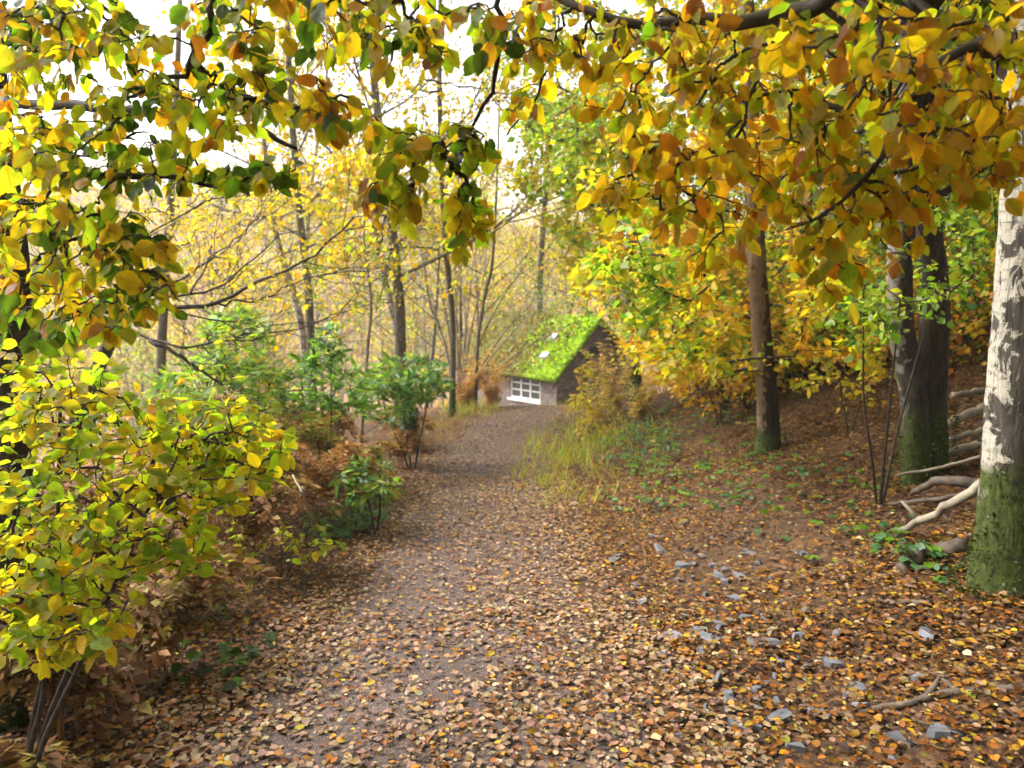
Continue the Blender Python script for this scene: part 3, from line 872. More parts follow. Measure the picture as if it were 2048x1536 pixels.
# ---- twin stemmed tree left of the birch
def twin_tree():
    b = gp(1850, 965); D = b[1]
    root = empty('twin_stem_tree', b, 'twin stemmed tree, one grey stem and one black stem, beside the stout birch', 'tree')
    r = 28 / F * D
    for k, (line, mat, rr) in enumerate(((((1832, 985), (1830, 820), (1800, 620), (1808, 400), (1822, 150), (1830, -400)), 'bark_twin', r),
                                         (((1872, 975), (1862, 800), (1868, 600), (1850, 400), (1845, 150), (1870, -400)), 'bark_dark', r * 1.12))):
        mb = MB(); pp = [at(x, y, D + 0.12 * k) - b for x, y in line]; pp[0] = pp[0] - np.array([0, 0, 0.2])
        p = trunk_tube(mb, pp, rr, rr * 0.7, 16, 0.5, 40, 0.1); mb.build('trunk', M[mat], root)
    moss_collar(root, r * 1.25, 0.5, 1700, 1.35)
    mb = MB(); P = []
    for k in range(9):
        a = k * 2.3; recursive(mb, None, p[-1 - k * 2], (math.cos(a), math.sin(a), 0.5), 2.2, 0.03, 2, None, None, None, 0.3, 5, None, P)
    Q = np.concatenate(P); n = 6500; idx = rng.integers(0, len(Q), n); mb.mi = 1
    add_leaves(mb, Q[idx], rand_unit(n), rand_unit(n), 0.10 + 0.05 * rng.random(n), pick([(GRN, 2), (YG, 2), (YEL, 1)], n), 'low', 0.7)
    mb.build('crown', [M['twig'], M['leaf']], root)
twin_tree()

# ---- slim tree with low yellow sprays, right of the path
G_Y = [(YEL, 3), (YG, 2.5), (GOLD, 1.5), (LIME, 1)]
G_O = [(ORA, 2), (GOLD, 3), (YEL, 1.5), (RUST, 1)]
G_G = [(LIME, 3), (GRN, 3), (YG, 1.5), (YEL, 0.5)]
def slim_tree():
    b = gp(1540, 905); D = b[1]
    line = [b] + [at(x, y, D) for x, y in ((1535, 800), (1522, 650), (1512, 500), (1505, 300), (1495, 50), (1480, -500))]
    r = 22 / F * D
    tg = [ell(130, 1400, 540, 260, 140, D - 2.6, D + 1.2), ell(110, 1660, 600, 200, 150, D - 2.2, D + 1.5), ell(70, 1440, 690, 190, 60, D - 1.6, D + 2.0), ell(70, 1430, 350, 300, 140, D - 1.5, D + 1.5),
          ell(60, 1560, 120, 330, 200, D - 1.5, D + 2), ell(40, 1500, -300, 380, 250, D - 2, D + 2)]
    tg = [np.array(g) for g in tg]
    for g in tg:
        dx = g[:, 0] / g[:, 1] * F + 1024 - 1528; low = (np.abs(dx) < 62) & (g[:, 1] < D + 0.5) & (g[:, 2] < 2.4)
        g[low, 1] += 2.2
    pals = [[(YEL, 3), (GOLD, 2), (ORA, 1), (YG, 2)]] * 130 + [G_G] * 70 + [G_O] * 40 + [[(YEL, 3), (GOLD, 3), (ORA, 1)]] * 70 + [G_Y] * 70 + [G_Y] * 60 + [G_G] * 40
    root = spray_tree('young_beech', 'slim brown trunked young beech with mossy foot right of the path', [(line, r, r * 0.45)], np.concatenate(tg),
               M['bark_slim'], G_Y, 30, 0.7, 0.072, 'mid', 0.0028, up=0.5, pals=pals, spread=0.05)
    moss_collar(root, r * 1.02, 0.28, 900)
slim_tree()

# ---- beech behind it whose sprays hang over the hut
def hut_beech():
    b = gp(1285, 800); b = ground(2.55, 15.5); D = b[1]
    line = [b, at(1262, 700, D), at(1258, 560, D), at(1275, 350, D), at(1300, 100, D), at(1310, -300, D)]
    tg = [ell(100, 1130, 330, 110, 150, D - 6, D - 1), ell(40, 1200, 540, 110, 40, D - 3, D - 0.5), ell(60, 1400, 620, 130, 100, D - 4, D), ell(90, 1330, 600, 110, 100, D - 3, D + 1), ell(60, 1240, 450, 150, 60, D - 5, D - 1), ell(110, 1230, 310, 150, 130, D - 6, D - 1),
          ell(70, 1370, 690, 100, 60, D - 3.5, D - 0.5), ell(70, 1200, 120, 200, 110, D - 5, D), ell(60, 1400, 250, 220, 220, D - 3, D + 2),
          ell(40, 1300, -200, 400, 200, D - 3, D + 3)]
    pals = [[(YEL, 2), (LIME, 3), (YG, 3)]] * 100 + [G_Y] * 40 + [G_Y] * 60 + [G_Y] * 90 + [G_O] * 60 + [G_G] * 110 + [G_Y] * 70 + [[(LIME, 2), (YG, 2), (YEL, 1.5), (GRN, 1)]] * 70 + [G_Y] * 60 + [G_G] * 40
    spray_tree('beech_tree', 'tall beech with yellow and green sprays hanging beside the hut gable', [(line, 0.15, 0.05)], np.concatenate(tg),
               M['bark_grey'], G_Y, 36, 0.8, 0.095, 'mid', 0.0035, up=0.2, pals=pals, spread=0.07)
hut_beech()

# ---- orange sapling
def sapling(name, label, b, tops, targets, pal, m, L, size, lod, twig_r=0.0025, cat='sapling', mat='leaf', group=None, r=0.012, droop=0.4, flat=0.5, view=0.0, pals=None, spread=0.03, width=0.62, twigmat='twig', curl=0.25, npt=6):
    limbs = [([b, b + (np.asarray(t) - b) * 0.5 + rng.normal(0, 0.04, 3), t], r, r * 0.4) for t in tops]
    limbs = [([b] + list(smooth_line(l[0], 5)[1:]), l[1], l[2]) for l in limbs]
    return spray_tree(name, label, limbs, targets, M['twig'] if twigmat == 'twig' else M['twig_pale'], pal, m, L, size, lod, twig_r, group, cat, up=0.3,
                      droop=droop, flat=flat, view=view, leafmat=mat, pals=pals, spread=spread, width=width, trunk_n=len(limbs), curl=curl, twigmat=twigmat, npt=npt)

b = gp(1440, 850)
sapling('beech_sapling', 'glowing orange yellow beech sapling left of the slim trunk', b, [at(1400, 740, b[1] - 0.2), at(1450, 730, b[1])],
        np.concatenate([ell(34, 1410, 765, 85, 45, b[1] - 0.8, b[1] + 0.5), ell(16, 1340, 740, 70, 30, b[1] - 0.6, b[1] + 0.4)]),
        [(GOLD, 3), (ORA, 1.5), (YEL, 3)], 13, 0.3, 0.066, 'mid')
b = gp(1700, 870)
sapling('hazel_sapling', 'low yellow leaved sapling between the slim trunk and the twin stems', b, [at(1680, 760, b[1]), at(1730, 740, b[1])],
        np.concatenate([ell(22, 1690, 760, 110, 60, b[1] - 0.7, b[1] + 0.6)]), [(YEL, 2), (YG, 3), (GOLD, 1), (TAN, 0.5)], 10, 0.3, 0.06, 'mid')
b = gp(1760, 1010); D = b[1]
sapling('hazel_sapling', 'green leaved hazel sapling in front of the twin stemmed tree', b, [at(1800, 600, D - 0.5), at(1880, 560, D - 0.4), at(1730, 560, D - 0.3)],
        np.concatenate([ell(34, 1830, 590, 130, 90, D - 1.0, D - 0.1), ell(24, 1900, 470, 110, 80, D - 0.9, D), ell(16, 1700, 640, 90, 70, D - 0.7, D)]),
        [(GRN, 3), (LIME, 3), (YG, 1), (BLG, 1)], 9, 0.3, 0.055, 'mid', r=0.011)

# ------------------------------------------------------------------ the near canopy: two beeches standing just outside the frame
NB_Y = [(YG, 3.6), (YEL, 3.2), (LIME, 2.6), (GOLD, 1.0), (ORA, 0.35), (GRN, 0.4), (RUST, 0.15)]
NB_D = [(DGR, 4), (GRN, 3), (OLV, 0.6)]
NB_O = [(GOLD, 3.8), (ORA, 2.2), (OLV, 0.8), (YG, 2.6), (RUST, 0.9), (YEL, 2.6), (LIME, 1.0)]
NB_OO = [(ORA, 3), (GOLD, 3), (RUST, 1.6), (YEL, 1)]
def canopy_left():
    b = ground(-2.25, 3.2)
    trunk = [b, at(28, 760, 3.2), at(15, 500, 3.2), at(-20, 200, 3.2), at(-80, -400, 3.1)]
    limbs = [(trunk, 0.085, 0.06),
             ([at(-30, 120, 3.15), at(60, 40, 2.5), at(250, -70, 2.0), at(420, -40, 1.8), at(420, 30, 1.75), at(385, 130, 1.75), at(300, 170, 1.75), at(215, 205, 1.75)], 0.018, 0.003),
             ([at(385, 130, 1.75), at(440, 165, 1.75), at(480, 200, 1.75)], 0.005, 0.002),
             ([at(0, 330, 3.2), at(20, 300, 2.4), at(150, 345, 2.0), at(300, 350, 1.9), at(430, 370, 1.9), at(560, 350, 1.95)], 0.014, 0.002),
             ([at(-20, 200, 3.2), at(200, 215, 2.7), at(380, 240, 2.55), at(520, 262, 2.5), at(595, 298, 2.5)], 0.022, 0.006),
             ([at(250, -70, 2.0), at(550, -90, 1.75), at(760, -60, 1.7), at(820, 60, 1.7)], 0.013, 0.003),
             ([at(760, -60, 1.7), at(950, -70, 1.7), at(1010, 60, 1.75), at(960, 230, 1.8), at(930, 330, 1.8)], 0.010, 0.002),
             ([at(15, 500, 3.2), at(70, 430, 2.3), at(160, 440, 1.9), at(250, 520, 1.8), at(330, 560, 1.8)], 0.011, 0.002),
             ([at(-40, 60, 3.15), at(0, 20, 2.3), at(120, 20, 1.9), at(250, 30, 1.85)], 0.012, 0.003)]
    spec = [(18, 110, 45, 160, 70, 1.6, 2.1, NB_D), (18, 230, 150, 200, 100, 1.6, 2.1, NB_Y), (15, 350, 230, 170, 70, 1.6, 2.1, NB_Y),
            (13, 110, 290, 130, 70, 1.7, 2.1, NB_D), (16, 330, 335, 240, 40, 1.75, 2.05, NB_D), (5, 540, 345, 60, 30, 1.8, 2.0, NB_D),
            (20, 120, 480, 150, 90, 1.6, 2.2, NB_Y), (10, 270, 480, 80, 80, 1.7, 2.0, [(YEL, 2), (GOLD, 2), (ORA, 1.5), (YG, 2)]),
            (20, 120, 620, 150, 80, 1.6, 2.3, NB_Y), (8, 290, 590, 80, 50, 1.6, 1.9, NB_Y),
            (20, 560, 50, 210, 80, 1.5, 1.95, NB_Y), (11, 560, 180, 120, 60, 1.6, 1.9, NB_Y), (7, 680, 230, 80, 40, 1.6, 1.9, NB_Y),
            (15, 850, 60, 170, 80, 1.5, 1.9, NB_Y), (6, 800, 300, 60, 60, 1.65, 1.85, NB_Y), (8, 780, 400, 60, 45, 1.65, 1.85, NB_Y),
            (5, 920, 290, 60, 50, 1.7, 1.9, NB_OO), (9, 930, 430, 55, 60, 1.7, 1.9, NB_OO), (7, 40, 200, 60, 90, 1.8, 2.2, NB_D), (7, 40, 380, 70, 60, 1.8, 2.3, NB_D)]
    spec = [(int(s[0] * 4.7),) + s[1:] for s in spec]
    tg = np.concatenate([ell(*s[:7]) for s in spec]); pals = sum([[s[7]] * s[0] for s in spec], [])
    spray_tree('beech_tree', 'dark trunked beech at the left edge, its yellow green leaves overhanging the path', limbs, tg, M['bark_dark'], NB_Y, 14, 0.46, 0.041, 'near',
               0.0013, hang=0.5, droop=0.75, flat=0.2, view=0.6, leafmat='leaf_near', spread=0.008, curl=0.28, pals=pals, npt=7, sides=5, width=0.64,
               upper=blob(420, (-1.2, 0.6, 5.4), (4.0, 3.8, 1.5)))

def canopy_right():
    b = ground(2.35, 1.25)
    top = np.array([2.2, 1.3, 2.9])
    trunk = [b, np.array([2.32, 1.27, 1.2]), top, np.array([2.15, 1.2, 5.0])]
    limbs = [(trunk, 0.13, 0.08),
             ([top, at(1900, -250, 1.6), at(1700, -40, 1.6), at(1620, 15, 1.65), at(1500, 40, 1.7), at(1390, 45, 1.75), at(1250, 35, 1.8), at(1150, 10, 1.85), at(1080, -15, 1.9)], 0.022, 0.006),
             ([at(1700, -40, 1.6), at(1760, 60, 1.55), at(1720, 180, 1.55), at(1650, 270, 1.55)], 0.008, 0.002),
             ([at(1620, 15, 1.65), at(1530, 120, 1.65), at(1450, 330, 1.65), at(1340, 420, 1.7)], 0.006, 0.002),
             ([np.array([2.28, 1.28, 2.3]), at(2150, 80, 1.6), at(1950, 90, 1.5), at(1820, 200, 1.5), at(1720, 380, 1.55), at(1570, 460, 1.6)], 0.016, 0.002),
             ([at(1150, 10, 1.85), at(1110, 80, 1.85), at(1070, 200, 1.85), at(1010, 270, 1.9)], 0.005, 0.0015),
             ([at(1390, 45, 1.75), at(1290, 150, 1.75), at(1260, 260, 1.75)], 0.004, 0.0015)]
    spec = [(20, 1150, 60, 150, 80, 1.6, 2.0, NB_Y), (6, 1040, 150, 60, 80, 1.7, 2.0, NB_Y), (8, 1220, 170, 80, 70, 1.65, 1.95, NB_Y),
            (24, 1450, 80, 180, 100, 1.4, 2.0, NB_O), (28, 1440, 230, 200, 110, 1.45, 2.0, NB_O), (19, 1520, 350, 190, 80, 1.45, 2.0, NB_O),
            (5, 1430, 450, 110, 60, 1.55, 1.9, NB_O), (6, 1300, 330, 60, 50, 1.6, 1.9, NB_Y), (5, 1220, 400, 50, 40, 1.6, 1.85, NB_Y),
            (24, 1720, 110, 170, 110, 1.35, 2.0, NB_O), (24, 1740, 270, 170, 90, 1.4, 1.95, NB_O), (12, 1660, 400, 120, 70, 1.5, 1.9, NB_O),
            (20, 1940, 100, 140, 110, 1.35, 1.9, NB_O), (15, 1940, 270, 140, 70, 1.35, 1.8, NB_O), (4, 1640, 520, 70, 50, 1.55, 1.8, NB_OO),
            (8, 1850, 360, 100, 50, 1.5, 1.8, NB_O), (8, 1980, 350, 90, 50, 1.4, 1.8, NB_O), (3, 1690, 560, 60, 50, 1.6, 1.8, NB_OO), (3, 1400, 520, 90, 60, 1.6, 1.9, NB_Y), (2, 1820, 480, 60, 60, 1.5, 1.8, NB_O), (2, 1330, 420, 50, 50, 1.6, 1.9, NB_Y), (6, 1760, 440, 90, 40, 1.5, 1.8, NB_O)]
    spec = [(int(s[0] * 3.3),) + s[1:] for s in spec]
    tg = np.concatenate([ell(*s[:7]) for s in spec]); pals = sum([[s[7]] * s[0] for s in spec], [])
    spray_tree('beech_tree', 'beech just outside the right edge, its orange and olive leaves hanging across the top right', limbs, tg, M['bark_dark'], NB_O, 15, 0.46, 0.041, 'near',
               0.0013, hang=0.5, droop=0.8, flat=0.2, view=0.6, leafmat='leaf_near', spread=0.008, curl=0.28, pals=pals, npt=7, sides=5, width=0.64,
               upper=blob(620, (2.8, 1.2, 5.6), (4.2, 4.4, 1.7)))
canopy_left(); canopy_right()

# ------------------------------------------------------------------ near shrubs on the left
b = ground(-1.75, 2.5)
LS_Y = [(YEL, 3), (YG, 3), (LIME, 2), (GOLD, 1)]; LS_G = [(GRN, 0.8), (LIME, 4), (YG, 3), (YEL, 1.2)]
spec = [(36, 170, 840, 190, 70, 2.1, 2.9, LS_Y), (26, 430, 850, 150, 60, 2.1, 2.8, [(YEL, 4), (GOLD, 1.5), (YG, 2), (LIME, 1)]), (30, 470, 900, 110, 60, 2.2, 2.8, LS_Y), (36, 180, 970, 220, 80, 2.0, 2.7, LS_G),
        (20, 410, 960, 140, 60, 2.0, 2.6, LS_G), (30, 170, 1090, 200, 60, 1.9, 2.5, LS_G), (12, 350, 1090, 80, 60, 2.0, 2.4, LS_G), (18, 90, 1180, 130, 60, 1.9, 2.3, LS_Y),
        (14, 100, 1280, 140, 50, 1.8, 2.2, LS_G), (14, 90, 740, 130, 50, 2.2, 3.0, LS_Y)]
spec = [(int(s[0] * 4.4),) + s[1:] for s in spec + [(12, 130, 1220, 150, 60, 1.9, 2.3, LS_G)]]
tg = np.concatenate([ell(*s[:7]) for s in spec]); pals = sum([[s[7]] * s[0] for s in spec], [])
sapling('beech_sapling', 'large yellow green beech sapling arching in from the left edge', b, [at(330, 860, 2.4), at(120, 820, 2.5), at(300, 1010, 2.2), at(60, 1120, 2.1)], tg, LS_Y, 15, 0.32, 0.045, 'near',
        0.0014, mat='leaf_near', r=0.012, droop=0.35, flat=0.5, view=0.15, pals=pals, spread=0.01)
b = gp(560, 1160); D = b[1]
sapling('beech_sapling', 'knee high yellow green seedling at the left edge of the path', b, [at(520, 1040, D - 0.2), at(620, 1050, D)],
        np.concatenate([ell(22, 560, 1070, 110, 45, D - 0.5, D + 0.1)]), [(YG, 3), (YEL, 1), (LIME, 2)], 7, 0.2, 0.06, 'mid', r=0.007)

def rhodo(label, px, D, tops, spec, pal, size=0.11):
    b = ground((px - 1024) / F * D, D)
    tg = np.concatenate([ell(n, cx, cy, rx, ry, D - d0, D + d1) for (n, cx, cy, rx, ry, d0, d1) in spec])
    return sapling('rhododendron', label, b, [at(x, y, D) for x, y in tops], tg, pal, 11, 0.10, size, 'long', 0.003, 'shrub', 'leaf_glossy', r=0.014, droop=0.1, flat=0.55, width=0.34, spread=0.02)
RG = [(BRT, 3), (LIME, 2), (YG, 1.5), (BLG, 2)]; RD = [(GRN, 2), (BLG, 4), (BRT, 1.5), (OLV, 1.5)]
rhodo('bright green rhododendron bush in front of the pale background trunks', 480, 7.5, [(470, 680), (430, 720), (520, 740)], [(90, 470, 690, 80, 80, 0.8, 0.8), (90, 440, 780, 140, 60, 0.9, 0.6)], RG)
rhodo('mid green rhododendron bush to the right of the bright green one', 640, 8.2, [(620, 740), (660, 700), (600, 780)], [(100, 640, 780, 100, 70, 0.7, 0.8), (20, 660, 690, 25, 40, 0.3, 0.3)], [(BRT, 2), (GRN, 3), (BLG, 2)])
rhodo('dark green rhododendron bush in front of the coppiced stems', 820, 9.5, [(810, 740), (860, 720), (760, 780)], [(100, 820, 760, 80, 50, 0.9, 0.7), (50, 770, 800, 70, 45, 0.6, 0.5)], RD, 0.12)
rhodo('low dark green rhododendron at the left path edge', 740, 6.4, [(720, 950), (760, 950)], [(30, 735, 960, 65, 40, 0.4, 0.4)], RD, 0.09)

# ------------------------------------------------------------------ bracken, ivy stump
def bracken(label, b, nf, hgt, pal, lean=0.6, group='dead bracken clumps', name='bracken_clump', seed_az=None, upright=0.5):
    root_o = np.asarray(b, float); mb = MB()
    for k in range(nf):
        a = rng.random() * 2 * np.pi if seed_az is None else seed_az + rng.normal(0, 0.9)
        h = hgt * (0.7 + 0.5 * rng.random()); out = h * lean * (0.6 + 0.8 * rng.random())
        d = np.array([math.cos(a), math.sin(a), 0])
        p = bez(np.array([0.05 * rng.standard_normal(), 0.05 * rng.standard_normal(), -0.03]), d * out * 0.25 + np.array([0, 0, h * (1.25 if upright < 1 else 0.55)]), d * out + np.array([0, 0, h * upright * (0.6 + 0.6 * rng.random())]), 12)
        p[1:] += rng.standard_normal((11, 3)) * 0.01
        mb.tube(p, np.linspace(0.005, 0.0015, 12), 4, pick([(TAN, 1), (RUST, 1)], 1)[0], cap=False)
        T = unit(np.gradient(p, axis=0))
        for t in np.linspace(0.22 if upright < 1 else 0.14, 0.98, 20):
            q = np.array([np.interp(t * 11, np.arange(12), p[:, c]) for c in range(3)]); tt = T[int(t * 11)]
            sd = unit(np.cross(tt, [0.01, 0.02, 1]))
            ln = h * (0.36 if upright < 1 else 0.24) * (1.05 - t) ** 0.8 * (0.7 + 0.5 * rng.random())
            for sg in (-1, 1):
                if rng.random() < 0.12: continue
                dd = unit(sd * sg + tt * 0.45 + np.array([0, 0, -0.35 * rng.random()]) + 0.15 * rng.standard_normal(3))
                m = max(4, int(ln / 0.022))
                s = np.linspace(0.05, 1, m)[:, None] * ln
                P = q + dd * s + np.array([0, 0, -0.25]) * (s ** 2) / max(ln, 0.05)
                ax = unit(np.cross(dd, [0.03, 0.01, 1.0]))
                w = 0.25 * (1.1 - s / ln) * 0.16 + 0.014
                al = np.where(np.arange(m) % 2 == 0, 1, -1)[:, None]
                add_leaves(mb, P, ax * al + dd * 0.5 + 0.25 * rng.standard_normal((m, 3)), np.array([0, 0, 1.0]) + 0.5 * rng.standard_normal((m, 3)), w[:, 0] * 1.6, np.repeat(pick(pal, 1), m, 0) * (0.8 + 0.4 * rng.random((m, 1))), 'low', 0.42, None, 0.4)
    o = mb.build(name, M['bracken'])
    o.location = [float(v) for v in root_o]
    return tag(o, label, 'fern', group)

B_R = [((0.36, 0.17, 0.07), 3), ((0.48, 0.27, 0.13), 2), ((0.24, 0.105, 0.045), 2), ((0.42, 0.30, 0.09), 1)]
B_O = [((0.60, 0.34, 0.13), 3), ((0.62, 0.42, 0.14), 2), ((0.50, 0.26, 0.10), 2)]
B_OLV = [((0.34, 0.32, 0.06), 3), ((0.36, 0.20, 0.07), 2), ((0.26, 0.30, 0.05), 2)]
B_D = [((0.20, 0.10, 0.05), 3), ((0.28, 0.16, 0.08), 2), ((0.13, 0.065, 0.035), 2), ((0.24, 0.20, 0.06), 1)]
L1 = 'rust brown dead bracken clump on the left verge among the shrubs'; L2 = 'olive and rust bracken clump on the left verge among the shrubs'
for (x, y, nf, h, pal, lb, gr) in [(-1.85, 5.2, 18, 0.9, B_D, L1, 1), (-2.3, 5.8, 16, 1.0, B_R, L1, 1), (-1.65, 6.5, 14, 0.8, B_R, L1, 1), (-2.5, 4.6, 14, 0.9, B_D, L1, 1), (-1.95, 4.4, 16, 0.75, B_D, L1, 1), (-1.5, 7.7, 14, 0.8, B_OLV, L2, 2),
                                   (-2.0, 8.4, 15, 0.95, B_R, L1, 1), (-1.4, 9.6, 12, 0.7, B_R, L1, 1), (-2.8, 6.8, 16, 1.1, B_OLV, L2, 2), (-2.15, 3.6, 11, 0.5, B_OLV, L2, 2), (-1.6, 11.2, 12, 0.7, B_R, L1, 1), (-2.7, 9.6, 15, 1.0, B_R, L1, 1), (-2.2, 7.2, 14, 0.9, B_OLV, L2, 2), (-3.2, 8.2, 14, 1.1, B_R, L1, 1), (-1.9, 3.1, 17, 0.72, B_D, L1, 1), (-2.3, 2.8, 17, 0.8, B_D, L1, 1), (-1.75, 3.7, 17, 0.62, B_D, L1, 1), (-1.7, 2.5, 12, 0.4, B_D, L1, 1), (-2.6, 3.7, 14, 0.7, B_D, L1, 1)]:
    bracken(lb, ground(x, y), nf - 4, h * (0.8 + 0.4 * rng.random()), pal, group='dead bracken clumps on the left verge' if gr == 1 else 'olive bracken clumps on the left verge')
for (px, py, nf, h, lb) in [(930, 822, 16, 1.1, 'tall orange bracken stand left of the white window'), (985, 815, 14, 0.95, 'orange bracken stand under the hut eaves'),
                            (1225, 835, 16, 1.1, 'tall orange bracken in front of the hut gable'), (1275, 845, 14, 1.0, 'orange brown bracken right of the hut gable'),
                            (1190, 850, 12, 0.8, 'orange bracken at the right edge of the path end')]:
    bracken(lb, gp(px, py), nf - (5 if px > 1100 else 0), h, B_O if px < 1100 else [((0.66, 0.44, 0.16), 3), ((0.60, 0.50, 0.12), 2), ((0.50, 0.28, 0.10), 1)], 0.45, 'orange bracken stands', upright=1.15)

def ivy_stump():
    b = gp(815, 905); D = b[1]
    root = empty('ivy_clad_stump', b, 'short dark stump wrapped in ivy at the left of the path', 'stump')
    mb = MB(); top = at(818, 800, D) - b
    mb.tube(smooth_line([np.array([0, 0, -0.1]), top * 0.5 + np.array([0.02, 0, 0]), top], 10), np.linspace(0.06, 0.04, 10), 9, rough=0.3); mb.build('trunk', M['bark_dark'], root)
    mb = MB(); n = 420; t = rng.random(n); a = rng.random(n) * 6.283
    P = top[None] * t[:, None] + np.stack([np.cos(a), np.sin(a), 0 * a], -1) * (0.06 + 0.06 * rng.random((n, 1)))
    add_leaves(mb, P, np.stack([np.cos(a), np.sin(a), -0.8 + 0 * a], -1) + 0.4 * rng.standard_normal((n, 3)), np.stack([np.cos(a), np.sin(a), 0.6 + 0 * a], -1), 0.05 + 0.03 * rng.random(n), pick([(DGR, 3), (GRN, 1), (BLG, 1)], n), 'mid', 0.8)
    mb.build('ivy', M['leaf_glossy'], root)
ivy_stump()

# yellow leaved plant at the right of the path end
b = gp(1170, 880); D = b[1]
sapling('spindle_shrub', 'slender yellow leaved shrub at the right of the path near the hut', b, [at(1160, 740, D), at(1200, 780, D)],
        np.concatenate([ell(40, 1165, 790, 35, 70, D - 0.5, D + 0.3), ell(24, 1195, 850, 45, 35, D - 0.5, D + 0.2)]), [(YEL, 3), (YG, 2), (GOLD, 1)], 9, 0.25, 0.06, 'mid', r=0.008, twigmat='twig_pale')

b = gp(1225, 868); D = b[1]
sapling('spindle_shrub', 'wispy pale yellow weed bush between the slender yellow shrub and the hut gable', b, [at(1240, 760, D), at(1215, 800, D)],
        np.concatenate([ell(36, 1230, 800, 50, 60, D - 0.5, D + 0.3)]), [(PALE, 2), (YG, 2), (GOLD, 1), (BLG, 1)], 9, 0.25, 0.05, 'mid', r=0.007, twigmat='twig_pale', width=0.4)
# ------------------------------------------------------------------ grass and bramble ground cover
def grass():
    mb = MB()
    for (px, py, rx, ry, n, h, pal) in [(1120, 930, 80, 60, 1300, 0.20, [(YG, 3), (LIME, 3), (YEL, 1)]), (1200, 890, 110, 60, 1500, 0.21, [(YG, 3), (LIME, 3), (GRN, 1)]), (950, 822, 50, 12, 700, 0.25, [(LIME, 2), (OLV, 2), (YG, 1)]),
                                       (1130, 815, 40, 8, 250, 0.15, [(LIME, 2), (OLV, 2)]), (880, 860, 40, 25, 500, 0.2, [(OLV, 2), (TAN, 1)]), (1090, 975, 60, 25, 500, 0.14, [(YG, 2), (LIME, 2)]), (740, 1010, 50, 25, 300, 0.15, [(GRN, 2), (LIME, 1)]), (430, 1230, 80, 30, 260, 0.14, [(GRN, 2), (LIME, 1)])]:
        c = gp(px, py); kx = rx / F * c[1]; p2 = gp(px, py + ry); ky = abs(c[1] - p2[1]) + 0.2
        a = rng.random(n) * 6.283; r = rng.random(n) ** 0.9 * 1.35
        x = c[0] + kx * r * np.cos(a); y = c[1] + ky * r * np.sin(a)
        clump = fbm(x * 4, y * 4, 71) > -0.12; x, y = x[clump], y[clump]; n = len(x)
        h = h * (0.5 + 1.1 * rng.random(n) ** 2)
        P = np.stack([x, y, height(x, y)], -1)
        D = np.stack([0.45 * rng.standard_normal(n), 0.45 * rng.standard_normal(n), np.ones(n)], -1)
        add_leaves(mb, P, D, rand_unit(n), h, pick(pal + [(TAN, 1.5), (GOLD, 0.6)], n), 'mid', 0.028, None, 0.9)
    tag(mb.build('grass', M['grass']), 'yellow green grass tufts along the path verge', 'grass', kind='stuff')
    mb = MB()
    for (px, py, rx, ry, n, pal) in [(1275, 900, 75, 50, 200, [(BLG, 3), (GRN, 1), (OLV, 1)]), (1400, 900, 150, 60, 100, [(BLG, 3), (GRN, 2), (TAN, 1)]), (1420, 970, 150, 55, 70, [(BLG, 2), (GRN, 2)]), (1350, 860, 90, 30, 80, [(BLG, 2), (GRN, 2), (RUST, 1)]),
                                     (1580, 960, 130, 50, 40, [(BLG, 2), (GRN, 1)]), (1280, 1000, 110, 35, 30, [(BLG, 2), (OLV, 1)]), (1640, 1050, 150, 50, 24, [(GRN, 1), (BLG, 1)]), (1820, 1120, 40, 25, 40, [(BLG, 3), (GRN, 1)]), (700, 1040, 80, 30, 200, [(GRN, 2), (BLG, 2)]), (430, 1340, 110, 40, 24, [(DGR, 2), (GRN, 1)]), (330, 1260, 120, 40, 24, [(DGR, 2), (GRN, 1)])]:
        c = gp(px, py); kx = rx / F * c[1]; p2 = gp(px, py + ry); ky = abs(c[1] - p2[1]) + 0.25
        a = rng.random(n) * 6.283; r = np.sqrt(rng.random(n))
        x = c[0] + kx * r * np.cos(a); y = c[1] + ky * r * np.sin(a)
        h = (0.05 + 0.28 * rng.random(n)) * (1 - 0.6 * r) * (1.3 if py < 950 else 0.5)
        P = np.stack([x, y, height(x, y) + h], -1)
        for k in range(0, n, 3):
            mb.tube(np.array([[x[k] + 0.04, y[k], height(x[k], y[k])], [x[k] + 0.02, y[k] + 0.02, P[k, 2] * 0.5 + height(x[k], y[k]) * 0.5], P[k]]), 0.0016, 3, (0.12, 0.06, 0.03), False)
        c3 = pick(pal, n)
        for s in (-1, 0, 1):
            aa = rng.random(n) * 0.4 + s * 1.1 + a
            D = np.stack([np.cos(aa), np.sin(aa), -0.15 + 0 * aa], -1)
            add_leaves(mb, P, D, np.array([0, 0, 1.0]) + 0.35 * rng.standard_normal((n, 3)), 0.045 + 0.025 * rng.random(n), c3, 'mid', 0.7)
    tag(mb.build('undergrowth', M['leaf_glossy']), 'low bluish green bramble leaves covering the verges', 'brambles', kind='stuff')
grass()

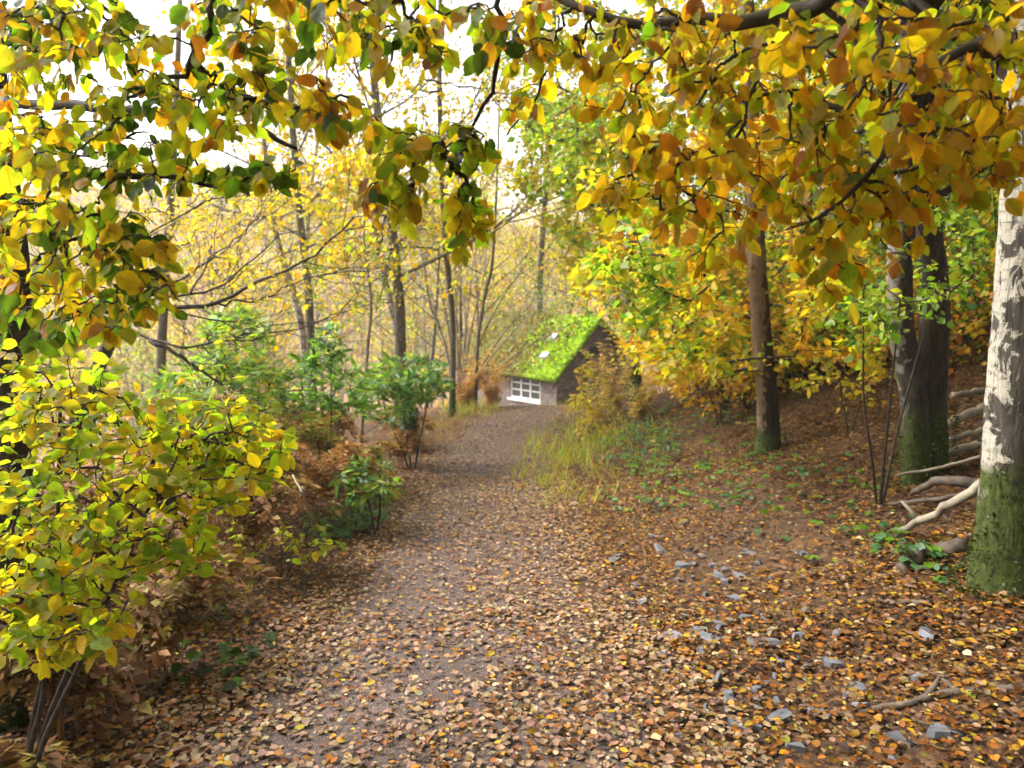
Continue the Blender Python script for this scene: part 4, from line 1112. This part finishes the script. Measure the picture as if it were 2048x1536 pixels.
# ------------------------------------------------------------------ fallen branches, sticks, slates
def stick(name, label, pts, r0, r1, mat, cat='fallen branch', stub=0):
    P = []
    for q in pts:
        if len(q) == 2: P.append(gp(*q) + np.array([0, 0, r0 * 0.8]))
        else:
            g = gp(q[0], q[1] + 0); P.append(at(q[0], q[1], q[2]))
    P = smooth_line(P, 16); base = P[0].copy(); mb = MB()
    P = P + np.concatenate([[np.zeros(3)], rng.standard_normal((14, 3)) * r0 * 0.25, [np.zeros(3)]])
    mb.tube(P - base, np.linspace(r0, r1, 16), 9, rough=0.16)
    for k in range(stub):
        i = rng.integers(4, 13); d = unit(rand_unit(1)[0] + np.array([0, 0, 0.6]))
        mb.tube(np.array([P[i] - base, P[i] - base + d * 0.06, P[i] - base + d * 0.12 + rand_unit(1)[0] * 0.02]), [r1 * 0.7, r1 * 0.5, r1 * 0.25], 5)
    o = mb.build(name, M[mat]); o.location = [float(v) for v in base]
    return tag(o, label, cat)
bx = gp(2010, 1165)[1]; tw = gp(1850, 965)[1]
stick('fallen_branch', 'pale barkless branch leaning from the leaves up to the stout birch', [(1795, 1075), (1880, 1020, bx + 0.45), (1985, 955, bx + 0.3)], 0.022, 0.028, 'log_pale', stub=1)
stick('fallen_branch', 'brown curved branch end in front of the twin stems', [(1825, 985, tw - 0.5), (1880, 962, tw - 0.7), (1980, 968, tw - 0.9)], 0.018, 0.035, 'log_dark')
stick('fallen_branch', 'thin pale stick crossing the foot of the twin stems', [(1790, 952, tw - 0.35), (1880, 935, tw - 0.4), (1990, 905, tw - 0.5)], 0.010, 0.014, 'log_pale')
stick('fallen_branch', 'long thin mossy stick on the ground below the twin stems', [(1770, 1015), (1860, 1000, tw - 0.8), (1970, 985, tw - 0.9)], 0.010, 0.016, 'log_dark')
stick('fallen_branch', 'pale log end lying highest behind the stout birch', [(1895, 848, tw + 0.4), (1950, 822, tw + 0.5), (2010, 800, tw + 0.6)], 0.028, 0.03, 'log_pale')
stick('fallen_branch', 'pale log lying second from top behind the stout birch', [(1900, 880, tw + 0.3), (1960, 862, tw + 0.4), (2020, 845, tw + 0.5)], 0.020, 0.022, 'log_pale')
stick('fallen_branch', 'thick grey log lying lowest of the pale ones behind the stout birch', [(1895, 905, tw + 0.2), (1960, 890, tw + 0.25), (2030, 885, tw + 0.3)], 0.032, 0.034, 'log_pale')
stick('fallen_branch', 'brown log lying behind the white bark at mid height', [(1905, 790, tw + 0.9), (1960, 783, tw + 1.0), (2020, 775, tw + 1.1)], 0.03, 0.03, 'log_pale')
stick('fallen_branch', 'short dark rotten log left of the mossy birch foot', [(1800, 1150), (1850, 1125), (1930, 1105)], 0.035, 0.045, 'log_dark')
stick('fallen_branch', 'short grey stick left of the birch foot, half under leaves', [(1755, 1208), (1800, 1210), (1860, 1212)], 0.016, 0.018, 'log_dark')
stick('fallen_branch', 'long grey brown branch across the leaves at the lower right corner', [(1620, 1438), (1740, 1432), (1880, 1405), (2060, 1385)], 0.013, 0.024, 'log_dark', stub=2)
stick('fallen_branch', 'thin curved twig below the long branch in the lower right corner', [(1780, 1425), (1850, 1450), (1950, 1460), (2060, 1445)], 0.006, 0.010, 'log_dark')
stick('fallen_branch', 'thin straight twig pointing at the path right of its stony strip', [(1440, 1400), (1500, 1340), (1560, 1310)], 0.004, 0.005, 'log_dark')
stick('fallen_branch', 'thin brown twig lying uphill of the slim young beech', [(1640, 920), (1720, 905), (1790, 880)], 0.006, 0.010, 'log_dark')
stick('fallen_branch', 'dead pale stem leaning through the left bracken', [(475, 1060), (460, 1010, 3.4), (430, 960, 3.5)], 0.008, 0.005, 'log_pale')
stick('fallen_branch', 'dead pale stem arching beside the rust brown bracken', [(640, 1080), (615, 1010, 4.0), (585, 950, 4.1)], 0.008, 0.005, 'log_pale')
stick('fallen_branch', 'dark thin branch slanting up to the ivy clad stump', [(680, 900), (740, 860, gp(815, 905)[1] - 0.3), (810, 815, gp(815, 905)[1] - 0.05)], 0.010, 0.006, 'log_dark')

def slates():
    sp = [(1320, 1105, .12), (1365, 1135, .10), (1270, 1175, .06), (1480, 1160, .10), (1450, 1170, .08), (1400, 1270, .09), (1420, 1285, .11), (1440, 1260, .06), (1560, 1330, .05), (1860, 1280, .10), (1540, 1490, .12), (1590, 1505, .07),
          (985, 1390, .045), (1210, 1400, .05), (1530, 1245, .06), (1370, 1050, .06), (1700, 1400, .05), (1490, 1240, .05), (1330, 1320, .06), (1250, 1090, .04), (1610, 1230, .05)]
    lb = {0: 'largest dark slate shard standing at the right edge of the path', 9: 'blue grey slate flake left below the birch foot', 10: 'broad slate slab at the bottom edge of the photo', 12: 'small slate flake lying on the middle of the path'}
    for _ in range(88):
        u = rng.random(); sp.append((1300 + 280 * u + 120 * rng.standard_normal(), 1070 + 420 * u + 40 * rng.standard_normal(), 0.03 + 0.075 * rng.random() ** 1.6))
    sp = [q for q in sp if q[1] < 1530]
    for i, (px, py, s) in enumerate(sp):
        b = gp(px, py); k = rng.integers(5, 8); a = np.sort(rng.random(k) * 6.283)
        s *= 0.62; r = s * (0.55 + 0.45 * rng.random(k)); h = s * 0.08
        t = np.stack([np.cos(a) * r * 1.3, np.sin(a) * r * 0.8, np.full(k, h) + rng.normal(0, h * 0.15, k)], -1)
        lo = t * np.array([1.12, 1.12, 0]) - np.array([0, 0, 0.02])
        mb = MB(); mb.add(np.vstack([lo, t]), [np.arange(k, 2 * k)[None], np.array([(j, (j + 1) % k, (j + 1) % k + k, j + k) for j in range(k)])])
        o = mb.build('slate_stone', M['slate'], None, False)
        o.location = [float(v) for v in b + np.array([0, 0, 0.022])]; o.rotation_euler = (rng.normal(0, 0.12), rng.normal(0, 0.12) + (0.5 if i == 0 else 0), rng.random() * 6)
        tag(o, lb.get(i, 'flat blue grey slate fragment among the leaves right of the path'), 'stone', 'slate fragments beside the path')
slates()

# ------------------------------------------------------------------ background trees
T_Y = [(YEL, 3), (YG, 2), (GOLD, 1)]
def bg(name, label, line, D, r, bark, nb, blen, start, pal, nleaf, leaf=0.085, lean_D=0.0, up=0.3, lvl=2, nk=5, lod='low', group=None):
    pts = [at(x, y, D) for x, y in line]
    g = ground(pts[0][0], pts[0][1])
    pts = [g] + pts[1:]
    return wood_tree(name, label, pts, r, r * 0.35, M[bark], nb, blen, start, pal, int(nleaf * 2.3), leaf, group, lod, lvl, up, 'tree', nk)

bg('slender_tree', 'slender dark mossy trunk standing left of centre before the pale stems', [(622, 760), (618, 600), (600, 440), (585, 250), (575, 60), (570, -250)], 13, 0.085, 'bark_grey', 16, 2.6, 0.3, T_Y, 1500)
bg('slender_tree', 'pale trunk leaning left, behind the slender dark trunk', [(625, 760), (600, 640), (565, 520), (545, 430), (525, 250), (515, 60)], 15, 0.10, 'bark_pale', 14, 2.4, 0.4, T_Y, 800)
bg('slender_tree', 'thin pale trunk hidden just right of the slender dark trunk', [(626, 760), (622, 660), (612, 560), (620, 400), (640, 250), (660, 100)], 17, 0.07, 'bark_pale', 14, 2.6, 0.3, T_Y, 500)
bg('slender_tree', 'tall brown trunk behind the dark rhododendron, left of the coppice', [(798, 760), (800, 640), (790, 520), (775, 380), (750, 180), (742, 30), (735, -250)], 14, 0.12, 'bark_grey', 18, 3.0, 0.28, T_Y, 2600)
bg('slender_tree', 'thin crooked sapling stem between the brown trunk and the pale stems', [(712, 790), (735, 700), (742, 600), (728, 480), (735, 380)], 10.5, 0.035, 'twig_pale', 10, 1.3, 0.35, T_Y, 700)
bg('slender_tree', 'pale leaning trunk forked behind the tall brown trunk', [(800, 760), (795, 680), (770, 560), (755, 480), (720, 300)], 16, 0.10, 'bark_pale', 10, 2.4, 0.4, T_Y, 500)
bg('slender_tree', 'dark straight stem at the right side of the coppiced stems', [(950, 770), (955, 690), (970, 590), (985, 520), (995, 330), (1000, 150)], 17, 0.05, 'bark_grey', 14, 2.0, 0.3, T_Y, 300)
bg('slender_tree', 'grey leaning stem left of the coppiced stems', [(915, 770), (890, 690), (860, 610), (850, 540), (830, 440)], 17, 0.045, 'bark_pale', 10, 1.8, 0.4, T_Y, 300)

def coppice():
    b = gp(920, 822); b = ground(at(920, 760, 18.5)[0], 18.5); D = b[1]
    root = empty('coppiced_hazel', b, 'bare multi stemmed coppiced hazel left of the mossy roof', 'tree')
    P = []
    for k, (x, y) in enumerate([(855, 470), (880, 430), (905, 480), (925, 420), (960, 450), (1000, 460), (1060, 520), (1120, 560), (840, 560), (1160, 640), (1080, 620)]):
        mb = MB()
        tip = at(x, y, D + rng.normal(0, 0.6)) - b; s = np.array([rng.normal(0, 0.10), rng.normal(0, 0.10), -0.1])
        p = bez(s, np.array([tip[0] * 0.25, tip[1] * 0.3, max(tip[2] * 0.6, 1.2)]), tip, 12)
        mb.tube(p, np.linspace(0.035, 0.008, 12), 6, rough=0.1)
        for j in range(8):
            i = rng.integers(3, 12); recursive(mb, None, p[i], unit(p[i] - p[i - 1]) + 0.7 * rand_unit(1)[0], 1.1, 0.007, 1, None, None, None, 0.2, 5, None, P)
        mb.build('stem', M['twig_pale'], root)
    Q = np.concatenate(P); n = 350; mb = MB()
    add_leaves(mb, Q[rng.integers(0, len(Q), n)], rand_unit(n), rand_unit(n), 0.06, pick([(YEL, 2), (YG, 2)], n), 'low', 0.8); mb.build('crown', M['leaf'], root)
coppice()

def bare_leaner():
    """The half fallen tree whose black bare limbs fan out behind the left shrubs."""
    b = ground(-4.6, 7.6); D = 7.2
    root = empty('leaning_tree', b, 'half fallen tree with black bare limbs fanning out behind the left shrubs', 'tree')
    mb = MB(); hub = at(238, 642, D) - b
    p = smooth_line([np.array([0, 0, -0.15]), hub * 0.5 + np.array([-0.1, 0, 0.05]), hub], 14); mb.tube(p, np.linspace(0.09, 0.05, 14), 10, rough=0.12); mb.build('trunk', M['bark_dark'], root)
    P = []
    for line, r in ([((238, 642), (330, 618), (430, 605), (520, 560), (620, 515), (710, 440)), .028], [((238, 642), (300, 600), (380, 590), (460, 560), (560, 470)), .018], [((238, 642), (330, 690), (420, 690), (560, 665), (700, 620)), .016],
                    [((300, 680), (350, 705), (400, 740), (450, 770)), .022], [((238, 642), (250, 540), (300, 470), (420, 400), (470, 380)), .014], [((238, 642), (150, 590), (80, 520), (20, 480)), .014], [((430, 605), (520, 600), (600, 560), (680, 540)), .010],
                    [((330, 618), (420, 640), (530, 650), (640, 640), (760, 600)), .009], [((380, 590), (420, 520), (480, 470), (520, 430)), .009]):
        mb = MB(); q = smooth_line([at(x, y, D + 0.3 * math.sin(x * 0.013)) - b for x, y in line], 18); q[1:] += rng.standard_normal((17, 3)) * 0.012
        mb.tube(q, np.linspace(r, r * 0.3, 18), 7, rough=0.12)
        for j in range(9):
            i = rng.integers(5, 18); recursive(mb, None, q[i], unit(q[i] - q[i - 1]) + 0.6 * rand_unit(1)[0], 0.7, 0.005, 1, None, None, None, 0.15, 4, None, P)
        mb.build('bough', M['twig'], root)
    Q = np.concatenate(P); n = 420; mb = MB()
    add_leaves(mb, Q[rng.integers(0, len(Q), n)] + 0.03 * rng.standard_normal((n, 3)), rand_unit(n), rand_unit(n), 0.05 + 0.02 * rng.random(n), pick(T_Y, n), 'mid', 0.7); mb.build('crown', M['leaf'], root)
bare_leaner()

# trees with fuller crowns at middle distance, left and centre
def mid_tree(name, label, gx, gy, line, r, spec, bark='bark_grey', m=16, L=0.6, size=0.075, mat='leaf', lod='low'):
    b = ground(gx, gy)
    pts = [b] + [at(x, y, d) for x, y, d in line]
    tg = np.concatenate([ell(*s[:7]) for s in spec]); pals = sum([[s[7]] * s[0] for s in spec], [])
    return spray_tree(name, label, [(pts, r, r * 0.4)], tg, M[bark], T_Y, m, L, size, lod, 0.004, up=0.2, pals=pals, spread=0.09, leafmat=mat)
mid_tree('field_maple', 'yellow leaved maple behind the black bare limbs on the left', -5.6, 12.0, [(330, 560, 12), (340, 420, 12), (350, 250, 12), (360, 0, 12)], 0.09,
         [(70, 330, 500, 220, 90, 10, 14, T_Y), (50, 470, 420, 120, 70, 10.5, 14, T_Y), (40, 200, 420, 200, 90, 10, 14, T_Y), (30, 520, 560, 90, 60, 11, 13.5, T_Y)], m=16)
mid_tree('field_maple', 'tall lime yellow maple with airy crown over the path left of the hut', -1.2, 15.5, [(905, 640, 15.5), (890, 480, 15), (880, 250, 14), (880, 0, 14), (880, -300, 14)], 0.07,
         [(60, 880, 200, 130, 120, 11, 15, [(YEL, 2), (YG, 3), (LIME, 2)]), (60, 900, 350, 160, 70, 11, 15, [(YEL, 3), (YG, 2), (LIME, 1)]), (60, 700, 560, 110, 80, 11, 14, T_Y), (36, 790, 470, 120, 60, 11, 15, T_Y), (40, 660, 380, 120, 60, 12, 15, T_Y),
          (40, 1060, 180, 100, 110, 11, 15, G_G)], m=14)
mid_tree('holly_tree', 'dark green leaved tree at the upper centre above the hut', 0.8, 25.5, [(1080, 560, 25), (1090, 400, 22), (1100, 200, 18), (1110, 0, 16)], 0.12,
         [(50, 1120, 230, 90, 60, 8, 12, [(GRN, 3), (DGR, 1), (LIME, 1)]), (30, 1060, 600, 90, 40, 23, 26, [(GRN, 2), (YG, 2)]), (40, 1100, 60, 140, 80, 10, 14, G_G)], m=16)

# wooded right bank
R_P = [(GRN, 3), (DGR, 2), (OLV, 2), (YG, 1), (RUST, 0.6)]
bank = [(1715, 14, 0.10, 'black upright trunk seen between the slim beech and the twin stems'), (1960, 11, 0.13, 'dark trunk on the bank between the twin stems and the birch'), (1640, 17, 0.10, 'dark trunk up the bank just right of the slim beech'),
        (1400, 20, 0.11, 'trunk up the bank above the orange sapling'), (1790, 20, 0.13, 'far dark trunk on the bank left of the twin stems'), (1900, 16, 0.12, 'far dark trunk on the bank right of the twin stems'), (1470, 24, 0.12, 'far trunk on the bank left of the slim beech'), (2080, 14, 0.15, 'dark trunk on the bank beyond the stout birch')]
for (px, D, r, lb) in bank:
    x = (px - 1024) / F * D; g = ground(x, D)
    wood_tree('oak_tree', lb, [g, g + np.array([rng.normal(0, .15), 0, 2.5]), g + np.array([rng.normal(0, .4), 0, 5.5]), g + np.array([rng.normal(0, .7), 0, 9.5])], r, r * 0.4, M['bark_dark'], 16, 3.6, 0.2, R_P, 9000, 0.11, 'trees on the right bank', 'low', 2, 0.15)
def bank_shrubs():
    for (px, D, w, h, pal, lb) in [(1330, 17, 1.3, 1.6, [(YEL, 2), (YG, 2), (GOLD, 2), (TAN, 1)], 'pale yellow shrub up the bank right of the hut gable'), (1560, 15, 1.4, 1.5, [(GOLD, 2), (YEL, 2), (YG, 2), (ORA, 1)], 'golden shrub up the bank behind the slim beech'),
                                   (1680, 11, 1.0, 1.2, [(GRN, 2), (YG, 2), (LIME, 1)], 'green shrub up the bank right of the slim beech'), (1930, 9, 0.8, 1.4, [(GRN, 3), (LIME, 1), (DGR, 1)], 'dark green shrub behind the twin stems'), (1440, 22, 2.2, 2.6, [(YEL, 2), (ORA, 2), (TAN, 2), (YG, 1)], 'broad orange shrub high on the bank behind the others')]:
        b = ground((px - 1024) / F * D, D)
        tg = blob(int(60 * w * h), b + np.array([0, 0, h * 0.55]), (w, w * 0.8, h * 0.5))
        tg[:, 2] = np.maximum(tg[:, 2], height(tg[:, 0], tg[:, 1]) + 0.15)
        sapling('woodland_shrub', lb, b, [b + np.array([-w * 0.4, 0, h * 0.7]), b + np.array([w * 0.4, 0.1, h * 0.7]), b + np.array([0, -0.1, h * 0.8])], tg, pal, 11, 0.35, 0.075, 'low', 0.004, 'shrub', spread=0.06)
bank_shrubs()

# far wood on the opposite slope: reads as one mass
def far_wood():
    mb = MB(); ml = MB()
    for k in range(470):
        y = 27 + 85 * rng.random() ** 1.15; x = (rng.random() * 1.5 - 0.88) * y
        if -3 < x < 7 and y < 32: continue
        if x > 0.2 * y + 3 and y < 30: continue
        b = ground(x, y); h = 5 + 6 * rng.random(); r = 0.05 + 0.06 * rng.random()
        if y > 80: h *= 0.75
        lean = rng.normal(0, 0.08, 2)
        top = b + np.array([lean[0] * h, lean[1] * h, h]); mid = (b + top) / 2 + np.array([*rng.normal(0, 0.2, 2), 0])
        p = bez(b - np.array([0, 0, 0.2]), mid, top, 7)
        c = pick([((0.14, 0.115, 0.085), 2), ((0.34, 0.29, 0.22), 2), ((0.08, 0.066, 0.05), 1)], 1)[0]
        mb.tube(p, np.linspace(r, r * 0.2, 7), 5, c, False)
        P = []
        nb = 12
        for j in range(nb):
            t = 0.25 + 0.75 * (j + rng.random()) / nb
            q = np.array([np.interp(t * 6, np.arange(7), p[:, a]) for a in range(3)]); a = rng.random() * 6.283
            ln = h * 0.3 * (1.2 - 0.75 * t)
            d = np.array([math.cos(a), math.sin(a), 0.5 + 0.5 * t])
            e = bez(q, q + d * ln * 0.5, q + d * ln + np.array([0, 0, 0.2 * ln]), 4); mb.tube(e, np.linspace(r * 0.3, 0.012, 4), 3, c, False)
            for s in range(4):
                q2 = e[1 + s % 3]; d2 = unit(d + 0.9 * rand_unit(1)[0]); e2 = np.array([q2, q2 + d2 * ln * 0.3, q2 + d2 * ln * 0.5 + np.array([0, 0, 0.12 * ln])]); mb.tube(e2, [0.014, 0.011, 0.008], 3, c, False)
                P.append(e2)
        Q = np.concatenate(P); kind = rng.random()
        n = int(250 + 800 * rng.random()) if kind < 0.85 else 60
        pal = [[(YEL, 2), (YG, 2), (GOLD, 1)], [(GOLD, 2), (YEL, 2), (TAN, 2)], [(YG, 2), (LIME, 2), (OLV, 1)], [(YEL, 2), (LIME, 1), (PALE, 2)]][rng.integers(0, 4)]
        add_leaves(ml, Q[rng.integers(0, len(Q), n)] + 0.2 * rng.standard_normal((n, 3)), rand_unit(n), rand_unit(n), 0.10 + 0.10 * rng.random(n), pick(pal, n), 'low', 0.7)
    n = 16000; y = 26 + 80 * rng.random(n); x = (rng.random(n) * 1.5 - 0.88) * y
    ok = ~((x > -3) & (x < 7) & (y < 32)); x, y = x[ok], y[ok]; n = len(x)
    add_leaves(ml, np.stack([x, y, height(x, y)], -1), np.array([0, 0, 0.7]) + rand_unit(n), rand_unit(n), 0.4 + 0.5 * rng.random(n), pick([((0.36, 0.22, 0.12), 3), ((0.46, 0.32, 0.18), 3), ((0.22, 0.13, 0.07), 2), (OLV, 1), ((0.30, 0.30, 0.06), 1), (YEL, 0.4)], n), 'low', 0.3)
    # trees added behind the viewer and up the right bank to shade the near ground
    for (x, y, h) in [(-6, -3, 9), (-3.5, -6.5, 11), (0.5, -5.5, 11), (3.5, -4, 11), (6.5, -1.5, 10), (7.5, 2.5, 10), (-7.5, 1.5, 9), (9, 6, 9), (-9, -8, 11), (7, -8, 12), (2, -10, 12), (-3, -12, 12), (11, 10, 9), (10, 0, 11), (-6.5, -10, 12), (12, 15, 9), (5.5, 5.8, 9), (8, 13, 8), (4.9, 7.8, 10), (6.6, 9.2, 10), (4.6, 11.5, 9), (4.3, 3.2, 10), (7.5, 6.5, 11)]:
        b = ground(x, y); mb.tube(bez(b - np.array([0, 0, 0.2]), b + np.array([0.2, 0, h / 2]), b + np.array([0, 0.1, h]), 7), np.linspace(0.16, 0.04, 7), 7, (0.05, 0.042, 0.035), False)
        for j in range(14):
            z = h * (0.22 + 0.75 * j / 14); a = j * 2.4; ln = 3.2 * (1.1 - 0.6 * j / 14); d = np.array([math.cos(a), math.sin(a), 0.25])
            mb.tube(bez(b + np.array([0, 0, z]), b + np.array([0, 0, z]) + d * ln * 0.5, b + np.array([0, 0, z]) + d * ln, 4), np.linspace(0.04, 0.012, 4), 3, (0.05, 0.042, 0.035), False)
        n = 2600; q = blob(n, b + np.array([0, 0, h * 0.62]), (3.3, 3.3, h * 0.42))
        add_leaves(ml, q, rand_unit(n), rand_unit(n), 0.16 + 0.12 * rng.random(n), pick([(YG, 2), (GRN, 2), (GOLD, 1), (OLV, 1)], n), 'low', 0.7)
    # thicket on the right bank
    for k in range(165):
        y = 8.0 + 20 * rng.random(); x = 2.4 + 0.40 * max(0, y - 14) + (0.25 + 0.40 * rng.random()) * y * 0.75
        if k >= 120: y = 9.5 + 6 * rng.random(); x = (1330 + 560 * rng.random() - 1024) / F * y
        if x / y * F + 1024 < 1335 + (60 if y < 14 else 0): continue
        b = ground(x, y); h = 0.5 + 2.0 * rng.random() ** 1.3; w = h * (0.5 + 0.4 * rng.random())
        for j in range(6):
            e = b + np.array([rng.normal(0, w * 0.5), rng.normal(0, w * 0.5), h * (0.6 + 0.4 * rng.random())]); mb.tube(bez(b, (b + e) / 2 + rng.normal(0, 0.08, 3), e, 5), np.linspace(0.012, 0.004, 5), 3, (0.05, 0.04, 0.03), False)
        n = int(420 * w * h + 60); q = blob(n, b + np.array([0, 0, h * 0.6]), (w, w, h * 0.55)); q = q[q[:, 2] > height(q[:, 0], q[:, 1]) + 0.04]; n = len(q)
        pal = [[(YEL, 2), (YG, 2), (GOLD, 1)], [(GOLD, 2), (ORA, 2), (YEL, 1), (RUST, 1)], [(GRN, 2), (LIME, 2), (YG, 1)], [(TAN, 2), (GOLD, 1), (RUST, 2), (BRN, 1)], [(GRN, 2), (DGR, 2), (OLV, 1)]][rng.integers(0, 5)]
        add_leaves(ml, q, rand_unit(n) + np.array([0, 0, -0.3]), rand_unit(n), 0.06 + 0.04 * rng.random(n), pick(pal, n), 'low', 0.7)
    o = mb.build('far_woods', simple_mat('far_bark', [(0.3, (0.7, 0.7, 0.7)), (0.7, (1.2, 1.2, 1.2))], 3, use_col=True)); tag(o, 'bare trunks of the distant wood on the opposite slope, plus trees added to shade the near ground', 'distant wood', kind='stuff')
    o = ml.build('far_foliage', M['leaf']); tag(o, 'autumn leaves and dead bracken of the distant wood across the valley, plus crowns added to shade the near ground', 'distant foliage', kind='stuff')
far_wood()

# ------------------------------------------------------------------ thin haze volume, added to pale the far background
def haze():
    m, N, L, out = new_mat('thin_haze')
    v = N.new('ShaderNodeVolumePrincipled'); v.inputs['Color'].default_value = (0.95, 0.95, 0.95, 1); v.inputs['Density'].default_value = 0.0017
    v.inputs['Anisotropy'].default_value = 0.3
    L.new(v.outputs[0], out.inputs['Volume'])
    mb = MB(); mb.box((-260, -60, -45), (260, 330, 75))
    tag(mb.build('haze', m, None, False), kind='stuff')
haze()
